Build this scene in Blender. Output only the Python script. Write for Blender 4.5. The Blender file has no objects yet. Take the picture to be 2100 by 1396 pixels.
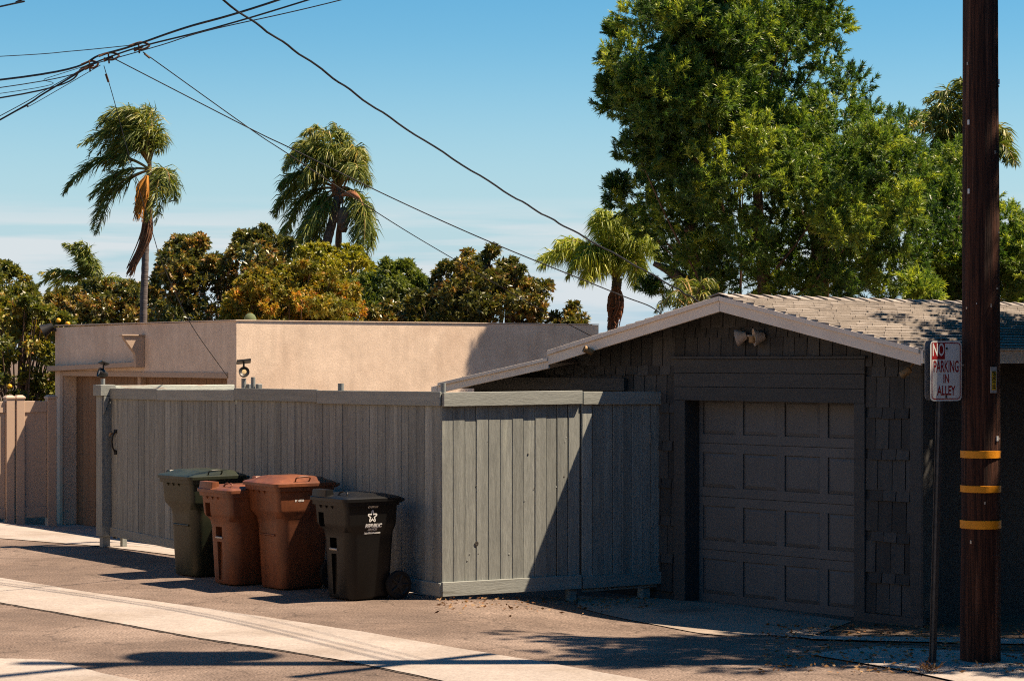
import bpy, bmesh, math, random
import numpy as np
from mathutils import Vector, Matrix

random.seed(7)
RNG = np.random.default_rng(7)
scene = bpy.context.scene
COL = scene.collection

# ------------------------------------------------------------------ camera, sky, sun, exposure
FPX, CX, HY, CAMZ = 4500.0, 1050.0, 735.0, 2.2        # focal length in photo pixels, centre column, horizon row, eye height
cam_d = bpy.data.cameras.new('camera'); cam = bpy.data.objects.new('camera', cam_d); COL.objects.link(cam)
cam.location = (0, 0, CAMZ); cam.rotation_euler = (math.radians(90), 0, 0)
cam_d.sensor_width = 36.0; cam_d.lens = 36.0 * FPX / 2100.0
cam_d.shift_y = (HY - 698.0) / 2100.0
cam_d.clip_start = 0.1; cam_d.clip_end = 3000.0
scene.camera = cam

SUN_EL = math.radians(59.0)
SUN_DIR = Vector((math.cos(SUN_EL) * 0.9998, math.cos(SUN_EL) * 0.02, math.sin(SUN_EL)))   # towards the sun
world = bpy.data.worlds.new('World'); scene.world = world; world.use_nodes = True
wn, wl = world.node_tree.nodes, world.node_tree.links
wn.clear()
sky = wn.new('ShaderNodeTexSky'); sky.sky_type = 'NISHITA'; sky.sun_disc = False
sky.sun_elevation = SUN_EL; sky.sun_rotation = math.radians(88.9)
sky.altitude = 0.0; sky.air_density = 1.0; sky.dust_density = 0.0; sky.ozone_density = 1.6
hs = wn.new('ShaderNodeHueSaturation'); hs.inputs['Hue'].default_value = 0.490; hs.inputs['Saturation'].default_value = 1.52; hs.inputs['Value'].default_value = 0.91
tc = wn.new('ShaderNodeTexCoord')
mp = wn.new('ShaderNodeMapping'); mp.inputs['Scale'].default_value = (3.2, 3.2, 52.0); mp.inputs['Location'].default_value = (1.3, 0.4, 0.2); mp.inputs['Rotation'].default_value = (0.0, 0.012, 0.0)
nz = wn.new('ShaderNodeTexNoise'); nz.inputs['Scale'].default_value = 2.2; nz.inputs['Detail'].default_value = 6.0; nz.inputs['Roughness'].default_value = 0.55
cr = wn.new('ShaderNodeValToRGB'); cr.color_ramp.elements[0].position = 0.40; cr.color_ramp.elements[1].position = 0.58
sx = wn.new('ShaderNodeSeparateXYZ')
er = wn.new('ShaderNodeMapRange'); er.inputs['From Min'].default_value = 0.074; er.inputs['From Max'].default_value = 0.056
er.inputs['To Min'].default_value = 0.0; er.inputs['To Max'].default_value = 0.65
mu = wn.new('ShaderNodeMath'); mu.operation = 'MULTIPLY'
mx = wn.new('ShaderNodeMix'); mx.data_type = 'RGBA'
mx.inputs['B'].default_value = (6.1, 6.1, 6.2, 1)
bg = wn.new('ShaderNodeBackground'); bg.inputs['Strength'].default_value = 0.050
wo = wn.new('ShaderNodeOutputWorld')
wl.new(sky.outputs[0], hs.inputs['Color']); wl.new(tc.outputs['Generated'], mp.inputs[0]); wl.new(mp.outputs[0], nz.inputs['Vector'])
wl.new(nz.outputs['Fac'], cr.inputs[0]); wl.new(tc.outputs['Generated'], sx.inputs[0]); wl.new(sx.outputs['Z'], er.inputs['Value'])
wl.new(cr.outputs[0], mu.inputs[0]); wl.new(er.outputs[0], mu.inputs[1]); wl.new(mu.outputs[0], mx.inputs['Factor'])
hr = wn.new('ShaderNodeMapRange'); hr.interpolation_type = 'SMOOTHSTEP'; hr.inputs['From Min'].default_value = 0.15; hr.inputs['From Max'].default_value = 0.0
hr.inputs['To Min'].default_value = 0.0; hr.inputs['To Max'].default_value = 0.97
hm = wn.new('ShaderNodeMix'); hm.data_type = 'RGBA'; hm.inputs['B'].default_value = (3.3, 4.7, 5.7, 1)      # pale horizon haze
wl.new(sx.outputs['Z'], hr.inputs['Value']); wl.new(hr.outputs[0], hm.inputs['Factor']); wl.new(hs.outputs[0], hm.inputs['A']); wl.new(hm.outputs['Result'], mx.inputs['A']); wl.new(mx.outputs['Result'], bg.inputs[0]); wl.new(bg.outputs[0], wo.inputs[0])

sun_d = bpy.data.lights.new('sun', 'SUN'); sun_d.energy = 5.0; sun_d.angle = math.radians(0.53); sun_d.color = (1.0, 0.80, 0.59)
sun = bpy.data.objects.new('sun', sun_d); COL.objects.link(sun); sun.location = (20, 0, 40)
sun.rotation_euler = SUN_DIR.to_track_quat('Z', 'Y').to_euler()
scene.view_settings.view_transform = 'Standard'; scene.view_settings.look = 'None'
scene.view_settings.exposure = 1.4; scene.view_settings.gamma = 1.0; scene.view_settings.use_curve_mapping = False
scene.render.engine = 'CYCLES'
scene.render.filter_size = 1.1; scene.cycles.filter_width = 1.1
scene.cycles.use_denoising = False; scene.cycles.max_bounces = 6; scene.cycles.diffuse_bounces = 3; scene.cycles.transmission_bounces = 3; scene.cycles.glossy_bounces = 2
scene.cycles.caustics_reflective = False; scene.cycles.caustics_refractive = False

# ------------------------------------------------------------------ geometry helpers
def at(px, py, Y):                       # a point of the place, Y metres in front of the camera
    return Vector(((px - CX) * Y / FPX, Y, CAMZ - (py - HY) * Y / FPX))
def hz(x, y):                          # the alley dips a little towards the garage
    t = min(1.0, max(0.0, (x + 0.7) / 1.8)); q = min(1.0, max(0.0, (y - 16.9) / 1.9))
    d = min(1.0, max(0.0, ((x + 4.685) * 0.8127 + (y - 25.65) * 0.5827) / 1.9)); e = min(1.0, max(0.0, (-0.7 - x) / 0.8))   # and towards the beige building
    return -0.14 * t * t * (3 - 2 * t) * q * q * (3 - 2 * q) - 0.19 * d * d * (3 - 2 * d) * e
def gnd(px, py):
    z = 0.0
    for _ in range(40):
        Y = FPX * (CAMZ - z) / (py - HY); X = (px - CX) * Y / FPX; z = 0.5 * z + 0.5 * hz(X, Y)
    return (X, Y)

class Frame:
    def __init__(s, o, ang):
        s.o = o; s.a = ang; s.u = (math.cos(ang), math.sin(ang)); s.v = (-math.sin(ang), math.cos(ang))
    def w(s, x, y, z): return Vector((s.o[0] + x * s.u[0] + y * s.v[0], s.o[1] + x * s.u[1] + y * s.v[1], z))
    def sx(s, px, c=0.0):
        k = (px - CX) / FPX
        return (k * (s.o[1] + c * s.v[1]) - s.o[0] - c * s.v[0]) / (s.u[0] - k * s.u[1])
    def sz(s, px, py, c=0.0):
        x = s.sx(px, c); Y = s.o[1] + x * s.u[1] + c * s.v[1]
        return CAMZ - (py - HY) * Y / FPX

def put(o, label=None, cat=None, group=None, kind=None):
    if label: o['label'] = label
    if cat: o['category'] = cat
    if group: o['group'] = group
    if kind: o['kind'] = kind
    return o
def thing(name, label, cat, loc=(0, 0, 0), rz=0.0, group=None):
    o = bpy.data.objects.new(name, None); COL.objects.link(o); o.empty_display_size = 0.2
    o.location = loc; o.rotation_euler = (0, 0, rz)
    return put(o, label, cat, group)

class MB:
    def __init__(s): s.v = []; s.f = []
    def add(s, vs, fs):
        b = len(s.v); s.v += [tuple(p) for p in vs]; s.f += [tuple(i + b for i in f) for f in fs]; return s
    def box(s, x0, x1, y0, y1, z0, z1):
        return s.add([(x0, y0, z0), (x1, y0, z0), (x1, y1, z0), (x0, y1, z0), (x0, y0, z1), (x1, y0, z1), (x1, y1, z1), (x0, y1, z1)],
                     [(0, 3, 2, 1), (4, 5, 6, 7), (0, 1, 5, 4), (1, 2, 6, 5), (2, 3, 7, 6), (3, 0, 4, 7)])
    def prism(s, pts, y0, y1):            # polygon in x,z (counter-clockwise seen from -y) extruded along y
        n = len(pts)
        vs = [(x, y0, z) for x, z in pts] + [(x, y1, z) for x, z in pts]
        fs = [tuple(range(n)), tuple(range(2 * n - 1, n - 1, -1))] + [((i + 1) % n, i, i + n, (i + 1) % n + n) for i in range(n)]
        return s.add(vs, fs)
    def prismx(s, pts, x0, x1):           # polygon in y,z extruded along x
        n = len(pts)
        vs = [(x0, y, z) for y, z in pts] + [(x1, y, z) for y, z in pts]
        fs = [tuple(range(n)), tuple(range(2 * n - 1, n - 1, -1))] + [((i + 1) % n, i, i + n, (i + 1) % n + n) for i in range(n)]
        return s.add(vs, fs)
    def tube(s, pts, rad, n=8, cap=True):
        pts = [Vector(p) for p in pts]; k = len(pts)
        if not hasattr(rad, '__len__'): rad = [rad] * k
        base = len(s.v); ref = None
        for i, p in enumerate(pts):
            t = (pts[min(i + 1, k - 1)] - pts[max(i - 1, 0)])
            t = t.normalized() if t.length > 1e-9 else Vector((0, 0, 1))
            if ref is None: ref = Vector((1, 0, 0)) if abs(t.x) < 0.8 else Vector((0, 1, 0))
            a = t.cross(ref).normalized(); b = t.cross(a).normalized(); ref = -b if False else ref
            for j in range(n):
                q = 2 * math.pi * j / n
                s.v.append(tuple(p + (a * math.cos(q) + b * math.sin(q)) * rad[i]))
        for i in range(k - 1):
            for j in range(n):
                s.f.append((base + i * n + j, base + i * n + (j + 1) % n, base + (i + 1) * n + (j + 1) % n, base + (i + 1) * n + j))
        if cap:
            s.f.append(tuple(base + j for j in reversed(range(n)))); s.f.append(tuple(base + (k - 1) * n + j for j in range(n)))
        return s
    def loft(s, secs, cap=True):
        n = len(secs[0]); base = len(s.v)
        for c in secs: s.v += [tuple(p) for p in c]
        for i in range(len(secs) - 1):
            for j in range(n):
                s.f.append((base + i * n + j, base + i * n + (j + 1) % n, base + (i + 1) * n + (j + 1) % n, base + (i + 1) * n + j))
        if cap:
            s.f.append(tuple(base + j for j in reversed(range(n)))); s.f.append(tuple(base + (len(secs) - 1) * n + j for j in range(n)))
        return s
    def lathe(s, prof, axis_o=(0, 0, 0), axis=(0, 0, 1), n=20, cap=False):   # profile of (radius, height)
        ax = Vector(axis).normalized(); a = ax.orthogonal().normalized(); b = ax.cross(a); o = Vector(axis_o)
        secs = [[o + ax * h + (a * math.cos(2 * math.pi * j / n) + b * math.sin(2 * math.pi * j / n)) * r for j in range(n)] for r, h in prof]
        return s.loft(secs, cap)
    def mesh(s, name):
        me = bpy.data.meshes.new(name); me.from_pydata(s.v, [], s.f); me.update(); return me
    def make(s, name, mat, parent=None, smooth=None, bevel=0.0, fix=True):
        me = s.mesh(name)
        if fix or bevel:
            bm = bmesh.new(); bm.from_mesh(me)
            if fix: bmesh.ops.recalc_face_normals(bm, faces=bm.faces)
            if bevel: bmesh.ops.bevel(bm, geom=list(bm.edges), offset=bevel, segments=1, affect='EDGES', clamp_overlap=True)
            bm.to_mesh(me); bm.free()
        return link(name, me, mat, parent, smooth)
def link(name, me, mat, parent=None, smooth=None):
    if smooth is not None:
        me.polygons.foreach_set('use_smooth', [True] * len(me.polygons)); me.set_sharp_from_angle(angle=math.radians(smooth))
    o = bpy.data.objects.new(name, me); COL.objects.link(o)
    if mat is not None and len(me.materials) == 0: me.materials.append(mat)
    if parent is not None: o.parent = parent
    return o
def rrect(x0, x1, y0, y1, rf, rb, z, n=5):
    pts = []
    for cx, cy, r, a0 in ((x1 - rf, y0 + rf, rf, -90), (x1 - rb, y1 - rb, rb, 0), (x0 + rb, y1 - rb, rb, 90), (x0 + rf, y0 + rf, rf, 180)):
        for i in range(n + 1):
            a = math.radians(a0 + 90 * i / n); pts.append((cx + r * math.cos(a), cy + r * math.sin(a), z))
    return pts
def spline(pts, per=10):
    P = [Vector(p) for p in pts]; P = [P[0] * 2 - P[1]] + P + [P[-1] * 2 - P[-2]]; out = []
    for i in range(1, len(P) - 2):
        for k in range(per):
            t = k / per; a, b, c, d = P[i - 1], P[i], P[i + 1], P[i + 2]
            out.append(0.5 * ((2 * b) + (c - a) * t + (2 * a - 5 * b + 4 * c - d) * t * t + (3 * b - a - 3 * c + d) * t ** 3))
    out.append(P[-2]); return out
def text_geo(s, size, sxx=1.0, offset=0.0, shear=0.0):
    cu = bpy.data.curves.new('txt', 'FONT'); cu.body = s; cu.size = size; cu.offset = offset; cu.align_x = 'CENTER'; cu.shear = shear
    cu.resolution_u = 3; cu.fill_mode = 'FRONT'
    o = bpy.data.objects.new('txt', cu); COL.objects.link(o)
    dg = bpy.context.evaluated_depsgraph_get(); me = bpy.data.meshes.new_from_object(o.evaluated_get(dg))
    vs = [(v.co.x * sxx, v.co.y) for v in me.vertices]; fs = [tuple(p.vertices) for p in me.polygons]
    bpy.data.objects.remove(o); bpy.data.curves.remove(cu); bpy.data.meshes.remove(me)
    return vs, fs

# ------------------------------------------------------------------ materials
def mk(name, c1, c2=None, scale=6.0, rough=0.85, bump=0.15, bscale=80.0, stretch=(1, 1, 1), rnd=0.0, spec=0.25, lo=0.35, hi=0.65,
       c3=None, s3=0.8, lo3=0.5, hi3=0.7, metal=0.0, bdist=0.01, grain=None, geo=False, grain2=None, cracks=0.0, streak=0.0):
    m = bpy.data.materials.new(name); m.use_nodes = True; n, l = m.node_tree.nodes, m.node_tree.links
    b = n['Principled BSDF']; b.inputs['Roughness'].default_value = rough; b.inputs['Specular IOR Level'].default_value = spec; b.inputs['Metallic'].default_value = metal
    t = n.new('ShaderNodeTexCoord'); mpn = n.new('ShaderNodeMapping'); mpn.inputs['Scale'].default_value = stretch
    if geo:
        g = n.new('ShaderNodeNewGeometry'); l.new(g.outputs['Position'], mpn.inputs[0])
    else:
        oi0 = n.new('ShaderNodeObjectInfo'); ad = n.new('ShaderNodeVectorMath'); ad.operation = 'MULTIPLY_ADD'
        cmb = n.new('ShaderNodeCombineXYZ')
        for k in range(3): l.new(oi0.outputs['Random'], cmb.inputs[k])
        ad.inputs[1].default_value = (37.0, 53.0, 71.0)
        l.new(cmb.outputs[0], ad.inputs[0]); l.new(t.outputs['Object'], ad.inputs[2]); l.new(ad.outputs[0], mpn.inputs[0])
    no = n.new('ShaderNodeTexNoise'); no.inputs['Scale'].default_value = scale; no.inputs['Detail'].default_value = 8; no.inputs['Roughness'].default_value = 0.6
    l.new(mpn.outputs[0], no.inputs['Vector'])
    r = n.new('ShaderNodeValToRGB'); r.color_ramp.elements[0].position = lo; r.color_ramp.elements[1].position = hi
    c2 = c2 or tuple(x * 0.8 for x in c1)
    r.color_ramp.elements[0].color = (*c1, 1); r.color_ramp.elements[1].color = (*c2, 1)
    l.new(no.outputs['Fac'], r.inputs[0]); out = r.outputs[0]
    if c3:
        n3 = n.new('ShaderNodeTexNoise'); n3.inputs['Scale'].default_value = s3; n3.inputs['Detail'].default_value = 5
        l.new(mpn.outputs[0], n3.inputs['Vector'])
        m3 = n.new('ShaderNodeMapRange'); m3.inputs['From Min'].default_value = lo3; m3.inputs['From Max'].default_value = hi3
        l.new(n3.outputs['Fac'], m3.inputs['Value'])
        x3 = n.new('ShaderNodeMix'); x3.data_type = 'RGBA'; x3.inputs['B'].default_value = (*c3, 1)
        l.new(m3.outputs[0], x3.inputs['Factor']); l.new(out, x3.inputs['A']); out = x3.outputs['Result']
    for grain in (grain, grain2):              # fine speckle: (scale, amount)
        if not grain: continue
        gn = n.new('ShaderNodeTexNoise'); gn.inputs['Scale'].default_value = grain[0]; gn.inputs['Detail'].default_value = 2
        l.new(mpn.outputs[0], gn.inputs['Vector'])
        gm = n.new('ShaderNodeMapRange'); gm.inputs['From Min'].default_value = 0.3; gm.inputs['From Max'].default_value = 0.7
        gm.inputs['To Min'].default_value = 1 - grain[1]; gm.inputs['To Max'].default_value = 1 + grain[1]
        l.new(gn.outputs['Fac'], gm.inputs['Value'])
        gv = n.new('ShaderNodeVectorMath'); gv.operation = 'SCALE'
        l.new(out, gv.inputs[0]); l.new(gm.outputs[0], gv.inputs['Scale']); out = gv.outputs[0]
    if streak:                                  # rain streaks and faded runs down the face
        sm = n.new('ShaderNodeMapping'); sm.inputs['Scale'].default_value = (5.0, 5.0, 0.22); l.new(t.outputs['Object'], sm.inputs[0])
        sn = n.new('ShaderNodeTexNoise'); sn.inputs['Scale'].default_value = 1.6; sn.inputs['Detail'].default_value = 6; l.new(sm.outputs[0], sn.inputs['Vector'])
        sr = n.new('ShaderNodeMapRange'); sr.inputs['From Min'].default_value = 0.35; sr.inputs['From Max'].default_value = 0.65; sr.inputs['To Min'].default_value = 1 - streak; sr.inputs['To Max'].default_value = 1 + streak * .6
        l.new(sn.outputs['Fac'], sr.inputs['Value']); sv = n.new('ShaderNodeVectorMath'); sv.operation = 'SCALE'
        l.new(out, sv.inputs[0]); l.new(sr.outputs[0], sv.inputs['Scale']); out = sv.outputs[0]
    if cracks:                                  # branching hairline cracks
        dn = n.new('ShaderNodeTexNoise'); dn.inputs['Scale'].default_value = 1.7; dn.inputs['Detail'].default_value = 4; l.new(mpn.outputs[0], dn.inputs['Vector'])
        dv = n.new('ShaderNodeVectorMath'); dv.operation = 'MULTIPLY_ADD'; dv.inputs[1].default_value = (0.9, 0.9, 0.9); l.new(dn.outputs['Color'], dv.inputs[0]); l.new(mpn.outputs[0], dv.inputs[2])
        vo = n.new('ShaderNodeTexVoronoi'); vo.feature = 'DISTANCE_TO_EDGE'; vo.inputs['Scale'].default_value = cracks; l.new(dv.outputs[0], vo.inputs['Vector'])
        vm = n.new('ShaderNodeMapRange'); vm.inputs['From Min'].default_value = 0.002; vm.inputs['From Max'].default_value = 0.014; vm.inputs['To Min'].default_value = 0.6; vm.inputs['To Max'].default_value = 1.0
        l.new(vo.outputs['Distance'], vm.inputs['Value']); vs_ = n.new('ShaderNodeVectorMath'); vs_.operation = 'SCALE'
        l.new(out, vs_.inputs[0]); l.new(vm.outputs[0], vs_.inputs['Scale']); out = vs_.outputs[0]
    if rnd:
        oi = n.new('ShaderNodeObjectInfo'); mr = n.new('ShaderNodeMapRange'); mr.inputs['To Min'].default_value = 1 - rnd; mr.inputs['To Max'].default_value = 1 + rnd
        l.new(oi.outputs['Random'], mr.inputs['Value']); sc = n.new('ShaderNodeVectorMath'); sc.operation = 'SCALE'
        l.new(out, sc.inputs[0]); l.new(mr.outputs[0], sc.inputs['Scale']); out = sc.outputs[0]
    l.new(out, b.inputs['Base Color'])
    if bump:
        bn = n.new('ShaderNodeTexNoise'); bn.inputs['Scale'].default_value = bscale; bn.inputs['Detail'].default_value = 4
        l.new(mpn.outputs[0], bn.inputs['Vector'])
        bp = n.new('ShaderNodeBump'); bp.inputs['Strength'].default_value = bump; bp.inputs['Distance'].default_value = bdist
        l.new(bn.outputs['Fac'], bp.inputs['Height']); l.new(bp.outputs[0], b.inputs['Normal'])
    return m
def mkleaf(name, cols, rough=0.5, trans=0.3, spec=0.4):
    m = bpy.data.materials.new(name); m.use_nodes = True; n, l = m.node_tree.nodes, m.node_tree.links
    b = n['Principled BSDF']; b.inputs['Roughness'].default_value = rough; b.inputs['Specular IOR Level'].default_value = spec
    a = n.new('ShaderNodeAttribute'); a.attribute_name = 'rnd'
    r = n.new('ShaderNodeValToRGB'); e = r.color_ramp.elements
    while len(e) < len(cols): e.new(0.5)
    for i, (p, c) in enumerate(cols): e[i].position = p; e[i].color = (*c, 1)
    l.new(a.outputs['Fac'], r.inputs[0]); l.new(r.outputs[0], b.inputs['Base Color'])
    t = n.new('ShaderNodeBsdfTranslucent'); g = n.new('ShaderNodeVectorMath'); g.operation = 'MULTIPLY'; g.inputs[1].default_value = (1.3, 1.35, 0.6)
    l.new(r.outputs[0], g.inputs[0]); l.new(g.outputs[0], t.inputs['Color'])
    x = n.new('ShaderNodeMixShader'); x.inputs[0].default_value = trans
    l.new(b.outputs[0], x.inputs[1]); l.new(t.outputs[0], x.inputs[2]); l.new(x.outputs[0], n['Material Output'].inputs['Surface'])
    return m

M = {}
M['asphalt'] = mk('asphalt', (0.135, 0.100, 0.080), (0.098, 0.073, 0.059), 1.2, 0.92, 0.5, 120, c3=(0.19, 0.146, 0.12), s3=0.55, lo3=0.46, hi3=0.66, grain=(55, 0.55), geo=True, bdist=0.015, grain2=(6.0, 0.12), cracks=0.75)
M['tar'] = mk('tar', (0.03, 0.024, 0.02), (0.05, 0.04, 0.032), 8, 0.8, 0.4, 60, geo=True)
M['dirt'] = mk('dirt', (0.12, 0.085, 0.06), (0.06, 0.042, 0.03), 5, 0.95, 0.6, 60, geo=True, grain=(90, 0.4))
M['concrete'] = mk('concrete', (0.30, 0.265, 0.238), (0.25, 0.22, 0.198), 1.5, 0.9, 0.25, 150, c3=(0.20, 0.165, 0.135), s3=1.3, lo3=0.48, hi3=0.78, grain=(60, 0.16), geo=True, grain2=(14, 0.06))
M['concrete2'] = mk('concrete_worn', (0.27, 0.225, 0.185), (0.205, 0.17, 0.14), 2.5, 0.9, 0.3, 120, c3=(0.12, 0.10, 0.085), s3=1.3, lo3=0.55, hi3=0.75, grain=(140, 0.15), geo=True)
M['fence'] = mk('fence_paint', (0.240, 0.255, 0.236), (0.185, 0.198, 0.186), 3, 0.75, 0.45, 30, (9, 9, 0.7), streak=0.14, rnd=0.15, c3=(0.29, 0.305, 0.27), s3=1.6, lo3=0.58, hi3=0.72, grain=(14, 0.16), bdist=0.006)
M['fence_rail'] = mk('fence_rail_paint', (0.255, 0.272, 0.252), (0.205, 0.22, 0.205), 3, 0.75, 0.45, 30, (0.7, 9, 9), rnd=0.10, c3=(0.14, 0.145, 0.125), s3=2.0, lo3=0.64, hi3=0.72, bdist=0.006)
M['beam'] = mk('weathered_beam', (0.50, 0.54, 0.48), (0.42, 0.46, 0.41), 4, 0.8, 0.4, 30, (9, 0.7, 9), c3=(0.30, 0.13, 0.08), s3=2.2, lo3=0.56, hi3=0.64)
M['knot'] = mk('knot_and_gap_dark', (0.05, 0.045, 0.04), rough=0.9)  # real knots, plus the dark put behind board gaps as shade
M['siding'] = mk('siding_paint', (0.060, 0.060, 0.058), (0.046, 0.046, 0.044), 3, 0.8, 0.4, 40, (6, 6, 1), rnd=0.32)
M['siding_board'] = mk('siding_board_paint', (0.066, 0.066, 0.064), (0.055, 0.055, 0.053), 3, 0.75, 0.3, 40, (1, 6, 6), rnd=0.06)
M['gdoor'] = mk('garage_door_paint', (0.124, 0.126, 0.126), (0.106, 0.108, 0.108), 3, 0.6, 0.1, 40, rnd=0.03)
M['fascia'] = mk('fascia_paint', (0.80, 0.70, 0.58), (0.72, 0.62, 0.51), 3, 0.7, 0.15, 40, c3=(0.36, 0.27, 0.21), s3=2.5, lo3=0.66, hi3=0.8)
M['shingle'] = mk('roof_shingle', (0.29, 0.262, 0.235), (0.232, 0.208, 0.187), 9, 0.95, 0.4, 200, rnd=0.13, c3=(0.22, 0.14, 0.10), s3=4.0, lo3=0.68, hi3=0.78, grain=(120, 0.12))
M['felt'] = mk('roof_felt', (0.05, 0.04, 0.035))
M['stucco'] = mk('stucco', (0.62, 0.495, 0.385), (0.55, 0.435, 0.335), 2.2, 0.95, 0.16, 60, rnd=0.0, c3=(0.50, 0.375, 0.28), s3=1.1, lo3=0.52, hi3=0.8, bdist=0.012, grain=(45, 0.10), grain2=(9, 0.06), streak=0.06)
M['tan'] = mk('tan_paint', (0.40, 0.30, 0.225), (0.36, 0.27, 0.20), 3, 0.8, 0.2, 40)
M['browndoor'] = mk('brown_door', (0.20, 0.125, 0.075), (0.165, 0.10, 0.06), 4, 0.7, 0.3, 30, (6, 6, 0.6), rnd=0.1)
M['vinyl'] = mk('vinyl', (0.42, 0.31, 0.235), (0.40, 0.295, 0.22), 3, 0.55, 0.03, 40, spec=0.4)
M['pole'] = mk('pole_wood', (0.075, 0.027, 0.014), (0.020, 0.008, 0.005), 6, 0.85, 1.0, 22, (9, 9, 0.28), lo=0.40, hi=0.58, c3=(0.16, 0.072, 0.042), s3=2.5, lo3=0.56, hi3=0.7, bdist=0.012)
M['band'] = mk('yellow_band', (0.72, 0.28, 0.012), (0.58, 0.22, 0.01), 9, 0.5, 0.1, 60)
M['tag'] = mk('yellow_tag', (0.55, 0.36, 0.02), rough=0.5)
M['tagframe'] = mk('tag_holder', (0.35, 0.33, 0.30), rough=0.5)
M['galv'] = mk('galvanised_steel', (0.09, 0.088, 0.085), (0.06, 0.058, 0.056), 20, 0.55, 0.1, 80, metal=0.6)
M['pipe'] = mk('grey_painted_pipe', (0.20, 0.22, 0.22), (0.16, 0.175, 0.175), 10, 0.6, 0.1, 80)
M['signwhite'] = mk('sign_white', (0.62, 0.63, 0.60), (0.56, 0.57, 0.54), 4, 0.4, 0.02, 40, spec=0.4)
M['signback'] = mk('sign_back', (0.22, 0.24, 0.26), (0.18, 0.20, 0.22), 4, 0.45, 0.05, 40, metal=0.5)
M['red'] = mk('sign_red', (0.26, 0.012, 0.014), (0.22, 0.010, 0.012), 6, 0.5, 0.02, 60)
M['wire'] = mk('cable_black', (0.012, 0.012, 0.013), rough=0.5, bump=0)
M['wire2'] = mk('cable_grey', (0.035, 0.04, 0.045), rough=0.5, bump=0)
M['clamp'] = mk('clamp_rust', (0.12, 0.05, 0.02), (0.03, 0.025, 0.02), 20, 0.7)
M['green'] = mk('cart_green', (0.019, 0.024, 0.013), (0.015, 0.019, 0.011), 3, 0.42, 0.08, 120, c3=(0.036, 0.036, 0.02), s3=2.5, lo3=0.5, hi3=0.8, spec=0.4, streak=0.20, grain=(25, 0.10))
M['brown'] = mk('cart_brown', (0.155, 0.052, 0.021), (0.128, 0.043, 0.018), 3, 0.45, 0.08, 120, c3=(0.085, 0.032, 0.018), s3=3.0, lo3=0.48, hi3=0.68, spec=0.35, streak=0.20, grain=(25, 0.10))
M['black'] = mk('cart_black', (0.0035, 0.0034, 0.0034), (0.0028, 0.0028, 0.0028), 3, 0.45, 0.08, 120, c3=(0.011, 0.0102, 0.0095), s3=2.6, lo3=0.56, hi3=0.8, spec=0.3, streak=0.20, grain=(25, 0.10))
M['tyre'] = mk('tyre_black', (0.015, 0.014, 0.013), rough=0.8)
M['hub'] = mk('wheel_hub', (0.030, 0.028, 0.026), rough=0.5)
M['steel'] = mk('bar_steel', (0.42, 0.38, 0.33), rough=0.45, metal=0.5)
M['white'] = mk('print_white', (0.75, 0.75, 0.72), rough=0.6, bump=0)
M['blackp'] = mk('black_plastic', (0.02, 0.019, 0.018), rough=0.4)
M['lens'] = mk('lamp_lens', (0.55, 0.42, 0.22), rough=0.2, bump=0)
M['lamp'] = mk('lamp_paint', (0.62, 0.52, 0.42), (0.52, 0.44, 0.36), 10, 0.5)
M['brass'] = mk('lamp_bronze', (0.30, 0.19, 0.09), (0.24, 0.15, 0.07), 10, 0.45)
M['bark'] = mk('bark', (0.17, 0.11, 0.078), (0.09, 0.058, 0.042), 6, 0.9, 0.7, 30, (3, 3, 0.5))
M['bark_grey'] = mk('palm_bark', (0.15, 0.125, 0.115), (0.085, 0.072, 0.068), 3, 0.9, 0.6, 12, (0.4, 0.4, 7), bdist=0.02)
M['boots'] = mk('palm_boots', (0.36, 0.15, 0.07), (0.20, 0.085, 0.045), 12, 0.9, 0.7, 40, (1, 1, 0.3))
M['rachis'] = mk('palm_rachis', (0.20, 0.16, 0.05), (0.26, 0.13, 0.04), 4, 0.6)
M['dead'] = mk('dead_frond', (0.20, 0.095, 0.045), (0.13, 0.065, 0.035), 8, 0.9, rnd=0.2)
M['inflo'] = mk('orange_inflorescence', (0.46, 0.20, 0.025), (0.33, 0.13, 0.02), 10, 0.8)
M['fruit'] = mk('orange_fruit', (0.62, 0.24, 0.015), (0.60, 0.34, 0.02), 3, 0.45)
M['cactus'] = mk('cactus_green', (0.10, 0.13, 0.06), (0.08, 0.10, 0.05), 10)
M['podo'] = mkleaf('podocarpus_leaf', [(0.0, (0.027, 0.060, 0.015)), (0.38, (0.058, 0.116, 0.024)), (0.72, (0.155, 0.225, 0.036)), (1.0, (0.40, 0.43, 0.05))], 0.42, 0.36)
M['magn'] = mkleaf('magnolia_leaf', [(0.0, (0.045, 0.058, 0.016)), (0.45, (0.105, 0.110, 0.024)), (0.70, (0.19, 0.15, 0.028)), (0.86, (0.28, 0.12, 0.03)), (1.0, (0.34, 0.26, 0.07))], 0.38, 0.22, 0.5)
M['yell'] = mkleaf('autumn_leaf', [(0.0, (0.085, 0.105, 0.017)), (0.45, (0.19, 0.175, 0.02)), (0.75, (0.33, 0.215, 0.02)), (1.0, (0.45, 0.15, 0.018))], 0.55, 0.3)
M['lime'] = mkleaf('yellow_green_leaf', [(0.0, (0.11, 0.13, 0.018)), (0.6, (0.26, 0.24, 0.022)), (1.0, (0.42, 0.33, 0.025))], 0.5, 0.35)
M['leafg'] = mkleaf('green_leaf', [(0.0, (0.06, 0.09, 0.018)), (0.6, (0.13, 0.165, 0.028)), (1.0, (0.22, 0.23, 0.036))], 0.5, 0.3)
M['citrus'] = mkleaf('citrus_leaf', [(0.0, (0.045, 0.06, 0.014)), (0.55, (0.12, 0.13, 0.022)), (0.9, (0.25, 0.21, 0.035)), (1.0, (0.36, 0.30, 0.09))], 0.4, 0.25, 0.5)
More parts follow.
